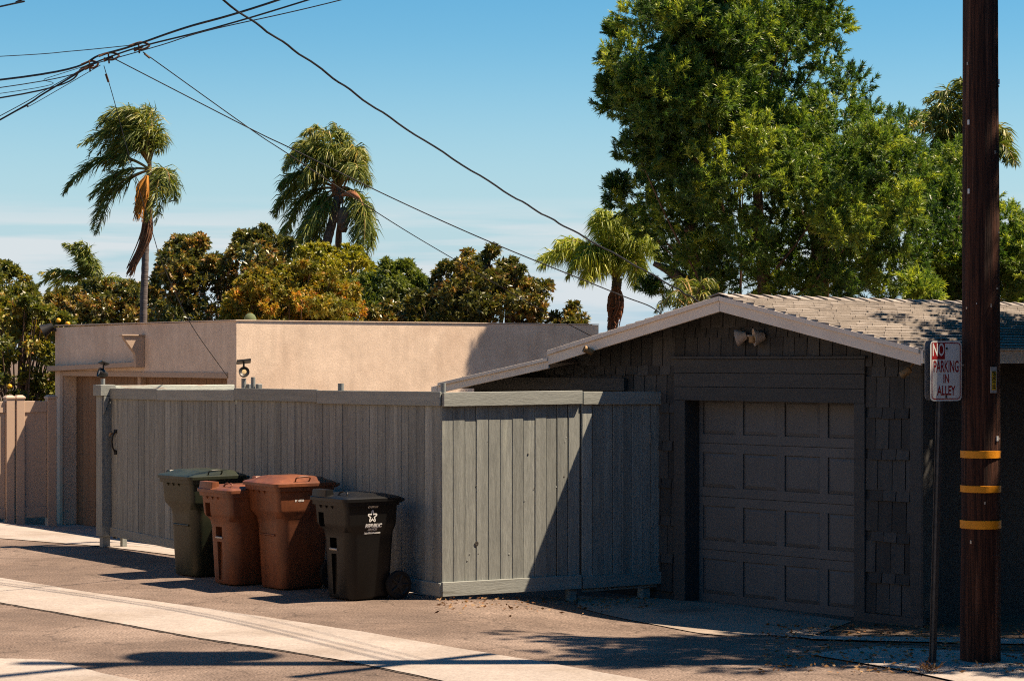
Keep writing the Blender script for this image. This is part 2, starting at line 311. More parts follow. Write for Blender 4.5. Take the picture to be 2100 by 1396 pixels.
M['mix'] = mkleaf('mixed_leaf', [(0.0, (0.04, 0.06, 0.014)), (0.45, (0.12, 0.13, 0.022)), (0.75, (0.26, 0.22, 0.03)), (0.92, (0.32, 0.13, 0.03)), (1.0, (0.42, 0.36, 0.12))], 0.45, 0.28)
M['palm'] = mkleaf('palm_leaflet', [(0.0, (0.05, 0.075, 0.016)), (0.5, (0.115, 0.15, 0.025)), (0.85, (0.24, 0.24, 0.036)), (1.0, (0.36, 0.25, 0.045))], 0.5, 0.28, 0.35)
M['palm_y'] = mkleaf('palm_leaflet_yellow', [(0.0, (0.11, 0.16, 0.018)), (0.5, (0.25, 0.30, 0.03)), (1.0, (0.50, 0.48, 0.05))], 0.5, 0.35, 0.35)  # brighter yellow-green leaflets of the young palm
M['litter'] = mkleaf('leaf_litter', [(0.0, (0.10, 0.05, 0.025)), (0.5, (0.20, 0.09, 0.03)), (1.0, (0.30, 0.20, 0.10))], 0.8, 0.1)

# ------------------------------------------------------------------ frames of the built things
G = Frame((1.46, 21.4), math.radians(-47.3))                       # garage: x along its front, y back
_l0 = gnd(228, 1121); _c = (-0.645, 20.02)
L = Frame((_l0[0], _l0[1]), math.atan2(_c[1] - _l0[1], _c[0] - _l0[0]))   # alley fence: x towards the near corner
LLEN = math.hypot(_c[1] - _l0[1], _c[0] - _l0[0])
R = Frame(_c, math.radians(33.7))                                   # side fence, from the near corner back to the garage
B = Frame((-3.165 * 1.085, 25.2 * 1.085), L.a)                                      # beige building, origin at its near corner
SGN = math.radians(31)

# ------------------------------------------------------------------ ground
def grid(xs, ys, zf):
    mb = MB(); nx = len(xs)
    mb.v = [(x, y, zf(x, y)) for y in ys for x in xs]
    mb.f = [(j * nx + i, j * nx + i + 1, (j + 1) * nx + i + 1, (j + 1) * nx + i) for j in range(len(ys) - 1) for i in range(nx - 1)]
    return mb
xs = [-1500, -300, -60, -30] + [-14 + 0.4 * i for i in range(30)] + [-1.6, -1.2, -0.7] + [-0.7 + 0.15 * i for i in range(1, 13)] + [12, 60, 300, 1500]
YF = [16.9 + 0.1 * i for i in range(20)]
YG = [19.2 + 0.4 * i for i in range(30)]
ys = [-300, -20, 12] + YF + YG + [60, 300, 2500]
put(grid(xs, ys, lambda x, y: hz(x, y) - 0.02).make('ground', M['dirt'], fix=False), kind='structure')
xs = [-30] + [-14 + 0.25 * i for i in range(50)] + [-1.2, -0.7] + [-0.7 + 0.1 * i for i in range(1, 19)] + [2, 4, 9.5]
put(grid(xs, [-5, 8, 14] + YF + [19.2 + 0.25 * i for i in range(52)], lambda x, y: hz(x, y)).make('alley', M['asphalt'], fix=False), kind='structure')
def resample(pl, n):
    P = [Vector((*p, 0)) for p in pl]; d = [0]
    for a, b in zip(P, P[1:]): d.append(d[-1] + (b - a).length)
    out = []
    for i in range(n + 1):
        t = d[-1] * i / n; k = 0
        while k < len(d) - 2 and d[k + 1] < t: k += 1
        f = (t - d[k]) / max(1e-9, d[k + 1] - d[k]); out.append(P[k].lerp(P[k + 1], f))
    return out
def strip(name, A, Bq, mat, dz=0.008, n=60, m=14, world_pts=False, wob=0.0):
    a = resample(A if world_pts else [gnd(*p) for p in A], n); b = resample(Bq if world_pts else [gnd(*p) for p in Bq], n)
    mb = MB()
    for i in range(n + 1):
        wa = random.uniform(-wob, wob); wb = random.uniform(-wob, wob)
        for j in range(m + 1):
            p = a[i].lerp(b[i], j / m)
            if j == 0: p = p + Vector((0, wa, 0))
            if j == m: p = p + Vector((0, wb, 0))
            mb.v.append((p.x, p.y, hz(p.x, p.y) + dz))
    for i in range(n):
        for j in range(m):
            q = i * (m + 1) + j; mb.f.append((q, q + m + 1, q + m + 2, q + 1))
    me = mb.mesh(name); bm = bmesh.new(); bm.from_mesh(me)
    for f in bm.faces:
        if f.normal.z < 0: f.normal_flip()
    bm.to_mesh(me); bm.free()
    return put(link(name, me, mat), kind='structure')
strip('gutter', [(-90, 1172), (0, 1185), (190, 1216), (381, 1242), (571, 1270), (762, 1299), (952, 1332), (1160, 1366), (1330, 1397), (1480, 1428)],
      [(-90, 1222), (0, 1236), (140, 1260), (279, 1285), (410, 1309), (586, 1335), (714, 1357), (838, 1381), (905, 1396), (1060, 1432)], M['concrete'], n=60, wob=0.012)
_ga = [gnd(*p) for p in [(-90, 1222), (0, 1236), (140, 1260), (279, 1285), (410, 1309), (586, 1335), (714, 1357), (838, 1381), (905, 1396), (1060, 1432)]]
strip('tar_seam', _ga, [(x + 0.01, y - 0.055) for x, y in _ga], M['tar'], dz=0.004, n=120, m=2, world_pts=True, wob=0.02)
strip('pavement', [(-90, 1350), (0, 1351), (110, 1354), (165, 1369), (225, 1385), (290, 1398), (420, 1420)],
      [(-90, 1560), (0, 1560), (70, 1560), (120, 1560), (200, 1560), (280, 1560), (420, 1560)], M['concrete'], wob=0.012)
ap0 = [tuple(B.w(-9, 0.6, 0).xy), tuple(B.w(0.2, 0.6, 0).xy), tuple(B.w(3.0, 0.6, 0).xy)]
ap1 = [gnd(-120, 1092), gnd(0, 1104), gnd(215, 1121), gnd(360, 1139), gnd(640, 1183), tuple(L.w(LLEN - 0.4, 0.06, 0).xy)]
strip('apron', ap0, ap1, M['concrete'], world_pts=True, wob=0.008)
strip('driveway', [(1185, 1222), (1330, 1226), (1500, 1240), (1746, 1275)], [(1185, 1246), (1340, 1281), (1485, 1304), (1665, 1303)], M['concrete2'], wob=0.006)
strip('dirt_bed', [(1746, 1272), (1900, 1282), (2000, 1272), (2160, 1256)], [(1700, 1300), (1800, 1318), (2000, 1328), (2160, 1338)], M['dirt'], dz=0.004)
strip('kerb', [(1575, 1303), (1700, 1307), (2160, 1316)], [(1665, 1313), (1800, 1317), (2160, 1325)], M['concrete'], dz=0.016)
strip('footpath', [(1662, 1342), (1803, 1327), (2000, 1338), (2160, 1347)], [(1668, 1345), (1865, 1378), (2000, 1408), (2160, 1445)], M['concrete'], dz=0.012)

# ------------------------------------------------------------------ garage
g = thing('garage', 'dark brown shingled garage with panelled door and low gabled roof', 'garage', G.w(0, 0, 0), G.a)
RX, RZ, RS = 1.095, 2.775, 0.2165                  # ridge position, height and slope
EX = 3.371                                         # eave edge
LX = -1.21
def ztop(x): return RZ - RS * abs(x - RX) if x >= LX else (RZ - RS * (RX - LX)) - 0.07 - 0.158 * (LX - x)
ZB = -0.17
wall = MB()
wt = lambda x: ztop(x) - 0.055
OX0, OX1, OZ = 0.33, 2.387, 1.80                   # door opening
wall.prism([(-2.75, ZB), (OX0, ZB), (OX0, wt(OX0)), (-1.21, wt(-1.2)), (-2.75, wt(-2.75))], 0, 0.2)
wall.prism([(OX1, ZB), (3.124, ZB), (3.124, wt(3.124)), (OX1, wt(OX1))], 0, 0.2)
wall.prism([(OX0, OZ), (OX1, OZ), (OX1, wt(OX1)), (RX, wt(RX)), (OX0, wt(OX0))], 0.001, 0.2)
wall.box(2.95, 3.124, 0.2, 8.0, ZB, wt(3.124)).box(-2.75, -2.6, 0.2, 3.2, ZB, wt(-2.75)).box(-1.0, -0.85, 0.2, 8.0, ZB, 2.2)
wall.prism([(-0.93, ZB), (3.124, ZB), (3.124, wt(3.124)), (RX, wt(RX)), (-0.93, wt(-0.93))], 7.8, 8.0)
wo_ = wall.make('wall', M['siding'], g)
foundation = MB().box(OX1 + 0.1, 3.15, -0.035, 0.0, ZB, -0.06).make('sill_board', M['siding_board'], g)
MB().box(3.0, 3.134, -0.022, -0.001, -0.06, wt(3.1)).box(3.125, 3.14, -0.022, 0.12, -0.06, wt(3.124)).make('corner_board', M['siding_board'], g)
# wood shingle siding, tall and short courses by turns
def course_shingle(x0, x1, z0, z1, proud, y=0.0):
    ta, tb = min(z1, wt(x0) - 0.004), min(z1, wt(x1) - 0.004)
    if min(ta, tb) < z0 + 0.02: return
    zb0 = z0 + random.uniform(-0.004, 0.004); zb1 = zb0 + random.uniform(-0.003, 0.003); p = proud + random.uniform(-0.002, 0.003)
    mb = MB(); mb.add([(x0, y - p, zb0), (x1, y - p, zb1), (x1, y - 0.001, zb1), (x0, y - 0.001, zb0), (x0, y - 0.006 - p * 0.25, ta), (x1, y - 0.006 - p * 0.25, tb), (x1, y - 0.001, tb), (x0, y - 0.001, ta)],
                      [(0, 3, 2, 1), (4, 5, 6, 7), (0, 1, 5, 4), (1, 2, 6, 5), (2, 3, 7, 6), (3, 0, 4, 7)])
    mb.make('siding_shingle', M['siding'], wo_, fix=False)
z = -0.055; k = 0
while z < 2.75:
    h = 0.272 if k % 2 == 0 else 0.092
    segs = [(2.512, 2.998)]
    if z + h > 2.24: segs = [(-2.72, 2.998)]
    elif z > 1.55: segs = [(-2.72, 0.185), (2.512, 2.998)]
    else: segs = [(-0.3, 0.185), (2.512, 2.998)]
    for a, b in segs:
        x = a + (0 if k % 2 == 0 else random.uniform(0.03, 0.08)) - random.uniform(0, 0.05)
        while x < b - 0.01:
            w = 0.148 + random.uniform(-0.012, 0.012); x0, x1 = max(a, x), min(b, x + w - random.uniform(0.006, 0.012))
            if x1 - x0 > 0.02:
                zz = z
                if 0.19 < 0.5 * (x0 + x1) < 2.51: zz = max(z, 2.225)
                if x1 > 0.185 and x0 < 0.185: x1 = min(x1, 0.185) if zz < 2.2 else x1
                if z + h - zz > 0.03: course_shingle(x0, x1, zz, z + h + 0.004, 0.017 if k % 2 == 0 else 0.026)
            x += w
    z += h; k += 1
# door surround
for i, (za, zb) in enumerate(((1.80, 1.928), (1.932, 2.06), (2.064, 2.195))):
    MB().box(0.19, 2.507, -0.034 + 0.002 * i, -0.001, za, zb).make('header_board', M['siding_board'], g, bevel=0.002)
MB().box(0.15, 2.53, -0.055, -0.001, 2.197, 2.222).make('drip_cap', M['siding_board'], g)
MB().box(0.19, OX0, -0.030, -0.001, ZB, 1.798).make('door_trim', M['siding_board'], g, bevel=0.002)
MB().box(OX1, 2.507, -0.030, -0.001, ZB, 1.798).make('door_trim', M['siding_board'], g, bevel=0.002)
MB().box(G.sx(948, -0.06), G.sx(1280, -0.06), -0.065, -0.022, G.sz(1280, 801, -0.06), G.sz(1280, 775, -0.06)).make('side_header_board', M['siding_board'], g, bevel=0.002)
gd = MB().box(OX0 - 0.02, OX1 + 0.02, 0.201, 0.24, ZB, 1.95).make('garage_door', M['gdoor'], g)
DZ0 = -0.15; SH = (1.90 - DZ0) / 4; DW = (OX1 - OX0) / 4
for r in range(4):
    z0 = DZ0 + r * SH; z1 = z0 + SH - 0.006
    sec = MB(); yb, yf = 0.2005, 0.181
    sec.box(OX0, OX1, yf, yb, z0, z0 + 0.085); sec.box(OX0, OX1, yf, yb, z1 - 0.085, z1)
    for c in range(5):
        xc = OX0 + c * DW; a = max(OX0, xc - 0.045); b = min(OX1, xc + 0.045)
        sec.box(a, b, yf + 0.0005, yb, z0 + 0.085, z1 - 0.085)
    sec.make('door_section', M['gdoor'], gd, fix=False)
    for c in range(4):
        a, b = OX0 + c * DW + 0.046, OX0 + (c + 1) * DW - 0.046; p, q = z0 + 0.086, z1 - 0.086; i = 0.034
        pm = MB(); pm.add([(a, 0.1995, p), (b, 0.1995, p), (b, 0.1995, q), (a, 0.1995, q), (a + i, 0.1835, p + i), (b - i, 0.1835, p + i), (b - i, 0.1835, q - i), (a + i, 0.1835, q - i)],
                          [(0, 1, 5, 4), (1, 2, 6, 5), (2, 3, 7, 6), (3, 0, 4, 7), (4, 5, 6, 7)])
        pm.make('door_panel', M['gdoor'], gd)
# roof
Y0, Y1 = -0.35, 8.4
roof = MB()
roof.prism([(LX, ztop(LX) - 0.05), (RX, RZ - 0.05), (EX, ztop(EX) - 0.05), (EX, ztop(EX)), (RX, RZ), (LX, ztop(LX))], Y0, Y1)
ro = roof.make('roof', M['felt'], g)
MB().prism([(-2.92, ztop(-2.92) - 0.05), (-1.19, ztop(-1.22) - 0.05), (-1.19, ztop(-1.22)), (-2.92, ztop(-2.92))], Y0 + 0.005, 3.6).make('lean_to_roof', M['shingle'], g)
FH = 0.135
def rake(name, xa, xb, h, y0, y1, off=0.0, par=g):
    za, zb = ztop(xa) + off, ztop(xb) + off
    return MB().prism([(xa, za - h), (xb, zb - h), (xb, zb), (xa, za)], y0, y1).make(name, M['fascia'], par, bevel=0.002)
rake('fascia', RX, EX + 0.01, FH, Y0 - 0.028, Y0 - 0.001, -0.004); rake('fascia', LX, RX - 0.004, FH, Y0 - 0.028, Y0 - 0.001, -0.004)
rake('rake_trim', RX, EX, 0.045, Y0 - 0.046, Y0 - 0.029, 0.004); rake('rake_trim', LX, RX - 0.004, 0.045, Y0 - 0.046, Y0 - 0.029, 0.004)
rake('fascia', -2.92, LX - 0.003, 0.10, Y0 - 0.020, Y0 + 0.003, -0.004); rake('rake_trim', -2.90, LX - 0.003, 0.035, Y0 - 0.038, Y0 - 0.021, 0.004)
rake('fascia_end', -3.02, -2.925, 0.07, Y0 - 0.022, Y0 + 0.01, -0.02)
MB().box(EX + 0.011, EX + 0.034, Y0 - 0.028, Y1, ztop(EX) - 0.125, ztop(EX) - 0.012).make('eave_fascia', M['fascia'], g)
MB().box(EX - 0.02, EX + 0.05, Y0 - 0.03, Y1, ztop(EX) - 0.010, ztop(EX) + 0.002).make('drip_edge', M['fascia'], g)
# roof shingles
sl = math.hypot(1, RS); EXPO = 0.128; ncourse = int((EX - RX) * sl / EXPO)
rest = MB(); cnt = 0
def tab(mb, xa, xb, ya, yb, lift, side=1):
    # xa = lower (eave) edge, xb = upper edge
    za, zb = ztop(xa), ztop(xb); t = 0.022 + lift
    mb.add([(xa, ya, za + 0.001), (xa, yb, za + 0.001), (xb, yb, zb + 0.001), (xb, ya, zb + 0.001), (xa, ya, za + t), (xa, yb, za + t), (xb, yb, zb + 0.005), (xb, ya, zb + 0.005)],
           [(0, 3, 2, 1), (4, 5, 6, 7), (0, 1, 5, 4), (1, 2, 6, 5), (2, 3, 7, 6), (3, 0, 4, 7)] if side > 0 else [(0, 1, 2, 3), (7, 6, 5, 4), (4, 5, 1, 0), (5, 6, 2, 1), (6, 7, 3, 2), (7, 4, 0, 3)])
for r in range(ncourse):
    xa = EX + 0.03 - r * EXPO / sl; xb = max(RX, xa - EXPO / sl)
    y = Y0 - 0.03 - random.uniform(0, 0.2)
    while y < Y1:
        w = random.uniform(0.21, 0.31); ya, yb = max(Y0 - 0.035 - random.uniform(0, 0.012), y), min(Y1, y + w - 0.008)
        if yb - ya > 0.03:
            if ya < 3.9 and cnt < 300:
                mb = MB(); tab(mb, xa, xb, ya, yb, random.uniform(0, 0.006)); mb.make('roof_shingle', M['shingle'], ro, fix=False); cnt += 1
            else: tab(rest, xa, xb, ya, yb, random.uniform(0, 0.006))
        y += w
put(rest.make('far_roof_shingles', M['shingle'], ro, fix=False), kind='stuff')
back = MB()
for r in range(ncourse):
    xa = LX - 0.03 + r * EXPO / sl; xb = min(RX, xa + EXPO / sl); y = Y0 - 0.03
    while y < Y1:
        w = random.uniform(0.24, 0.31)
        za, zb = RZ - RS * (RX - xa), ztop(xb)
        back.add([(xa, y, za), (xa, y + w - .008, za), (xb, y + w - .008, zb), (xb, y, zb), (xa, y, za + .015), (xa, y + w - .008, za + .015), (xb, y + w - .008, zb + .005), (xb, y, zb + .005)],
                 [(0, 1, 2, 3), (7, 6, 5, 4), (4, 5, 1, 0), (5, 6, 2, 1), (6, 7, 3, 2), (7, 4, 0, 3)]); y += w
put(back.make('rear_roof_shingles', M['shingle'], ro), kind='stuff')
y = Y0 - 0.05
while y < Y1:
    w = 0.205 + random.uniform(-0.01, 0.01); l0 = 0.026 + random.uniform(0, 0.003); l1 = 0.010
    cap = MB(); d = 0.13; q = d * RS
    def capz(x, lift): return RZ - RS * abs(x - RX) + lift
    vs = []
    for yy, lf in ((y, l0), (y + w + 0.02, l1)):
        vs += [(RX - d, yy, capz(RX - d, lf)), (RX, yy, RZ + lf + 0.006), (RX + d, yy, capz(RX + d, lf)), (RX + d, yy, capz(RX + d, lf - 0.009)), (RX, yy, RZ + lf - 0.004), (RX - d, yy, capz(RX - d, lf - 0.009))]
    cap.add(vs, [(0, 1, 7, 6), (1, 2, 8, 7), (2, 3, 9, 8), (3, 4, 10, 9), (4, 5, 11, 10), (5, 0, 6, 11), (0, 5, 4, 1), (1, 4, 3, 2), (6, 7, 10, 11), (7, 8, 9, 10)])
    cap.make('ridge_cap', M['shingle'], ro)
    y += w

# ------------------------------------------------------------------ lamps on the garage
fl = thing('floodlight', 'twin white floodlight mounted in the gable above the garage door', 'floodlight', G.w(0, 0, 0), G.a)
fx, fz = G.sx(1548, -0.05), G.sz(1548, 693, -0.05)
MB().lathe([(0.0, 0), (0.055, 0), (0.06, 0.012), (0.045, 0.03), (0, 0.032)], (fx, -0.02, fz), (0, -1, 0), 16).make('base', M['lamp'], fl, smooth=40)
MB().box(fx - 0.03, fx + 0.03, -0.11, -0.05, fz - 0.045, fz + 0.02).make('sensor', M['brass'], fl, bevel=0.008)
for dx, ax in ((-0.19, (-0.80, -0.50, -0.22)), (0.10, (-0.62, -0.75, -0.12))):
    axv = Vector(ax).normalized(); o = Vector((fx + dx * 0.75, -0.09, fz + 0.01)) - axv * 0.06
    MB().tube([(fx, -0.05, fz + 0.01), o], 0.012, 8).make('arm', M['lamp'], fl, smooth=40)
    cup = MB().lathe([(0.0, -0.005), (0.034, 0), (0.048, 0.03), (0.078, 0.085), (0.083, 0.10), (0.076, 0.10), (0.066, 0.075), (0.0, 0.055)], o, axv, 20).make('lamp_shade', M['lamp'], fl, smooth=40)
    MB().lathe([(0.0, 0.094), (0.025, 0.090), (0.034, 0.072), (0.0, 0.062)], o, axv, 14).make('bulb', M['lens'], cup, smooth=60)
def spot(px, py, c, label, ax, s=1.0, mat='brass'):
    x, zz = G.sx(px, c), G.sz(px, py, c); axv = Vector(ax).normalized(); o = Vector((x, c, zz)) - axv * 0.05 * s
    t = thing('spotlight', label, 'spotlight', G.w(0, 0, 0), G.a)
    MB().lathe([(0, -0.012), (0.022, -0.01), (0.03, 0.0), (0.036, 0.09), (0.03, 0.092), (0.026, 0.07), (0, 0.065)], o, axv, 16).make('lamp_shade', M[mat], t, smooth=40)
    MB().tube([o + axv * 0.02, o + Vector((0, 0.03, 0.045)) - axv * 0.02, o + Vector((0.01, 0.09, 0.07))], 0.010, 8).make('arm', M[mat], t, smooth=40)
    return t
spot(1205, 718, -0.43, 'small bronze spotlight on the left slope of the garage fascia', (-0.4, -0.7, 0.35))
spot(1855, 765, -0.22, 'small bronze spotlight under the eave beside the no parking sign', (-0.8, -0.35, -0.55), 1.1)

# ------------------------------------------------------------------ wooden fences and gates
def board(x0, x1, z0, z1, par, y=0.0, th=0.018, lean=0.0):
    dy = random.uniform(-0.0035, 0.0035)
    mb = MB(); mb.box(x0, x1, y + dy, y + th + dy, z0, z1)
    mb.v = [(vx + (vz - z0) * lean, vy, vz) for vx, vy, vz in mb.v]
    return mb.make('board', M['fence'], par, bevel=0.004)
def boards(par, xa, xb, zb, zt, w, jit=0.012, y=0.0, wide=()):
    x = xa; i = 0
    while x < xb - 0.03:
        ww = min(w + random.uniform(-jit, jit), xb - x)
        if xb - (x + ww) < 0.05: ww = xb - x
        gap = random.choice((0.002, 0.003, 0.005, 0.007, 0.010))
        board(x, x + ww - gap, zb(x) + random.uniform(-0.004, 0.006), zt(x), par, y, lean=random.uniform(-0.0012, 0.0012)); x += ww
def gap_dark(par, x0, x1, z0, z1):
    MB().box(x0, x1, 0.0222, 0.0236, z0, z1).make('gap_dark_sheet', M['knot'], par)  # added sheet, coloured dark so the gaps between boards look shaded
def rail(par, name, x0, x1, z0, z1, h, y0, y1, mat='fence_rail'):
    mb = MB().prism([(x0, z0), (x1, z1), (x1, z1 + h), (x0, z0 + h)], y0, y1); return mb.make(name, M[mat], par, bevel=0.003)
ftop = lambda px: L.sz(px, 0)
xg = L.sx(484); gz = lambda px, py: L.sz(px, py)
# gate at the far end
gt = thing('wooden_gate', 'grey board gate at the far end of the alley fence, behind the green cart', 'gate', L.w(0, 0, 0), L.a)
T0, T1 = gz(230, 796), gz(483, 800); Bt0, Bt1 = gz(230, 1098), gz(483, 1150)
lin = lambda a, b, x: a + (b - a) * x / xg
boards(gt, 0.01, xg - 0.01, lambda x: lin(Bt0, Bt1, x) + 0.02, lambda x: lin(T0, T1, x) - 0.015, 0.135)
gap_dark(gt, 0.02, xg - 0.02, max(Bt0, Bt1) + 0.05, min(T0, T1) - 0.05); xm = L.sx(325)
rail(gt, 'top_rail', 0.005, xm - 0.003, lin(T0, T1, 0) - 0.125, lin(T0, T1, xm) - 0.120, 0.125, -0.024, -0.004)
rail(gt, 'top_rail', xm + 0.001, xg - 0.006, lin(T0, T1, xm) - 0.125, lin(T0, T1, xg) - 0.112, 0.118, -0.025, -0.004)
rail(gt, 'bottom_rail', 0.005, xg - 0.006, Bt0, Bt1, 0.10, -0.024, -0.004)
for zz in (0.35, 1.0, 1.6): rail(gt, 'back_rail', 0.02, xg - 0.02, zz, zz, 0.085, 0.024, 0.062)
px_ = L.sx(235)
MB().tube([(px_, -0.002, 1.33), (px_, -0.05, 1.33), (px_ - 0.01, -0.06, 1.30)], 0.014, 8).make('latch_ring', M['brass'], gt, smooth=40)
zz = gz(238, 905)
MB().tube([(px_ + 0.03, -0.004, zz + 0.13), (px_ + 0.045, -0.045, zz + 0.07), (px_ + 0.03, -0.05, zz), (px_ + 0.045, -0.045, zz - 0.07), (px_ + 0.03, -0.004, zz - 0.13)], 0.011, 8).box(px_, px_ + 0.07, -0.012, -0.0005, zz + 0.10, zz + 0.14).box(px_ + 0.01, px_ + 0.065, -0.012, -0.0005, zz - 0.15, zz - 0.10).make('pull_handle', M['blackp'], gt, smooth=40)
# boxed gate post with bracket, cap and leg
gp = thing('gate_post', 'square boxed grey post carrying the gate, beside the tan fence', 'post', L.w(0, 0, 0), L.a)
pb = L.sz(212, 1100, -0.11)
MB().box(-0.165, -0.006, -0.115, 0.03, pb, 1.80).make('post', M['fence'], gp, bevel=0.004)
MB().box(-0.185, 0.020, -0.145, 0.045, 1.765, 1.895).make('cap', M['fence_rail'], gp, bevel=0.004)
MB().prismx([(-0.10, 1.55), (-0.02, 1.76), (-0.10, 1.76)], -0.004, 0.022).make('bracket', M['fence_rail'], gp, bevel=0.002)
MB().box(-0.12, -0.03, -0.09, -0.0, -0.03, pb - 0.001).make('foot', M['pipe'], gp)
MB().box(0.03, 0.09, 0.10, 0.16, 0.005, 0.16).make('hinge_block', M['fence_rail'], gp, bevel=0.003)
# beam from the post back to the beige building
bm_ = MB().box(-0.07, 0.015, 0.046, 1.62, 1.80, 1.885).box(-0.066, 0.011, 1.54, 1.616, -0.2, 1.799).make('wooden_beam', M['beam'], None, bevel=0.004)
bm_.location = L.w(0, 0, 0); bm_.rotation_euler = (0, 0, L.a)
put(bm_, 'pale peeling wooden beam running behind the far gate to the beige building', 'beam')
# alley fence
MB().box(xg - 0.06, xg + 0.06, 0.063, 0.08, -0.02, 1.75).make('slit_blocker', M['knot'], gt)  # added dark board stopping the bright slit between gate and fence
MB().box(-0.02, 0.06, 0.032, 0.05, 0.1, 1.76).make('slit_blocker', M['knot'], gp)  # added dark board stopping light between post and gate
af = thing('wooden_fence', 'grey board fence along the alley behind the brown and black carts', 'fence', L.w(0, 0, 0), L.a)
A0t, A1t = gz(487, 796), gz(903, 803); A0b, A1b = gz(487, 1150), gz(897, 1222)
lf = lambda a, b, x: a + (b - a) * (x - xg) / (LLEN - xg)
boards(af, xg + 0.004, LLEN - 0.004, lambda x: max(lf(A0b, A1b, x), 0.0) + 0.01, lambda x: lf(A0t, A1t, x) - 0.012, 0.132)
gap_dark(af, xg + 0.01, LLEN - 0.01, 0.12, min(A0t, A1t) - 0.05); x1 = L.sx(654)
rail(af, 'top_rail', xg, x1 - 0.003, lf(A0t, A1t, xg) - 0.125, lf(A0t, A1t, x1) - 0.125, 0.127, -0.026, -0.004)
rail(af, 'top_rail', x1 + 0.001, LLEN + 0.01, lf(A0t, A1t, x1) - 0.138, lf(A0t, A1t, LLEN) - 0.130, 0.132, -0.026, -0.004)
rail(af, 'bottom_rail', xg + 0.01, x1, A0b + 0.0, lf(A0b, A1b, x1), 0.115, -0.024, -0.004)
rail(af, 'bottom_rail', x1 + 0.004, LLEN + 0.008, lf(A0b, A1b, x1), A1b, 0.125, -0.025, -0.004)
for zz in (0.35, 1.0, 1.6): rail(af, 'back_rail', xg + 0.01, LLEN - 0.06, zz, zz, 0.085, 0.024, 0.062)
for pxp, top in ((519, 773), (699, 786)):
    c = 0.10; xx = L.sx(pxp, c)
    MB().tube([(xx, c, -0.03), (xx, c, L.sz(pxp, top, c))], 0.024 if pxp != 699 else 0.030, 12).make('post', M['pipe'], af, smooth=40)
for pxp in (511, 530):
    c = 0.13; xx = L.sx(pxp, c); MB().box(xx - 0.03, xx + 0.03, c - 0.02, c + 0.03, 1.7, L.sz(pxp, 787, c)).make('post_clamp', M['pipe'], af, bevel=0.004)
# side fence: fixed panel and gate beside the garage
xr1, xr2 = R.sx(1190), R.sx(1355)
sf = thing('wooden_fence', 'sunlit green-grey board fence panel with a knot hole at the alley corner', 'fence', R.w(0, 0, 0), R.a)
rz = R.sz
def rl(a, b, x, x0, x1): return a + (b - a) * (x - x0) / (x1 - x0)
t0, t1, b0, b1 = rz(906, 804), rz(1189, 802.5), rz(897, 1223), rz(1189, 1206)
boards(sf, 0.006, xr1 - 0.006, lambda x: rl(b0, b1, x, 0, xr1) + 0.05, lambda x: rl(t0, t1, x, 0, xr1) - 0.012, 0.1275, 0.006)
gap_dark(sf, 0.02, xr1 - 0.01, 0.12, t1 - 0.05)
rail(sf, 'top_rail', 0.001, xr1 - 0.004, t0 - 0.130, t1 - 0.118, 0.128, -0.045, -0.004)
rail(sf, 'bottom_rail', -0.004, xr1 - 0.004, b0, b1, 0.130, -0.030, -0.004)
for zz in (0.35, 1.0, 1.55): rail(sf, 'back_rail', 0.07, xr1 - 0.02, zz, zz - 0.01, 0.085, 0.024, 0.062)
kx, kz = R.sx(977), rz(977, 1114)
MB().lathe([(0.0, -0.0005), (0.020, -0.0005), (0.022, 0.003), (0.014, 0.0045), (0.0, 0.002)], (kx, -0.001, kz), (0, -1, 0), 14).make('knot_hole', M['knot'], sf)
rk = random.Random(4)
for i in range(16):
    kx, kz = rk.uniform(0.06, xr1 - 0.06), rk.uniform(0.25, 1.7); kr = rk.uniform(0.005, 0.012)
    MB().lathe([(0.0, 0.003), (kr * .6, 0.0025), (kr, 0.0)], (kx, -0.001, kz), (0, -1, 0), 9).make('knot', M['knot'] if i % 3 == 0 else M['fence_rail'], sf)
c = 0.05; xx = R.sx(909, c)
MB().tube([(xx, c, -0.05), (xx, c, rz(909, 785, c))], 0.024, 12).make('post', M['pipe'], sf, smooth=40)
MB().box(xr1 - 0.09, xr1 - 0.03, 0.07, 0.13, -0.2, 1.75).make('post', M['fence'], sf)
MB().box(R.sx(1168, 0.0), R.sx(1182, 0.0), 0.0, 0.06, -0.16, 0.06).make('foot', M['fence_rail'], sf)
sg = thing('wooden_gate', 'shaded board gate between the sunlit fence panel and the garage', 'gate', R.w(0, 0, 0), R.a)
t2, t3, b2, b3 = rz(1196, 803), rz(1353, 805), rz(1196, 1206), rz(1353, 1196)
xa = xr1 + 0.022
boards(sg, xa, xr2, lambda x: rl(b2, b3, x, xa, xr2) + 0.02, lambda x: rl(t2, t3, x, xa, xr2) - 0.012, 0.118, 0.012)
gap_dark(sg, xa + 0.01, xr2 - 0.01, 0.15, t2 - 0.06)
rail(sg, 'top_rail', xa - 0.004, xr2, t2 - 0.12, t3 - 0.112, 0.122, -0.030, -0.004)
rail(sg, 'bottom_rail', xa - 0.002, xr2, b2, b3, 0.115, -0.028, -0.004)
rail(sg, 'kick_board', xa + 0.01, xr2 - 0.04, b2 - 0.035, b3 - 0.030, 0.08, 0.005, 0.022)
for zz in (0.3, 1.5): rail(sg, 'back_rail', xa + 0.03, xr2 - 0.02, zz, zz, 0.085, 0.024, 0.062)
MB().box(xr2 - 0.20, xr2 - 0.11, 0.03, 0.11, -0.2, 0.05).make('foot', M['fence_rail'], sg)
for zz in (rz(1332, 897), rz(1335, 1175)):
    xh = R.sx(1333); MB().box(xh - 0.006, xh + 0.006, -0.012, -0.002, zz - 0.055, zz + 0.055).make('hinge', M['steel'], sg)

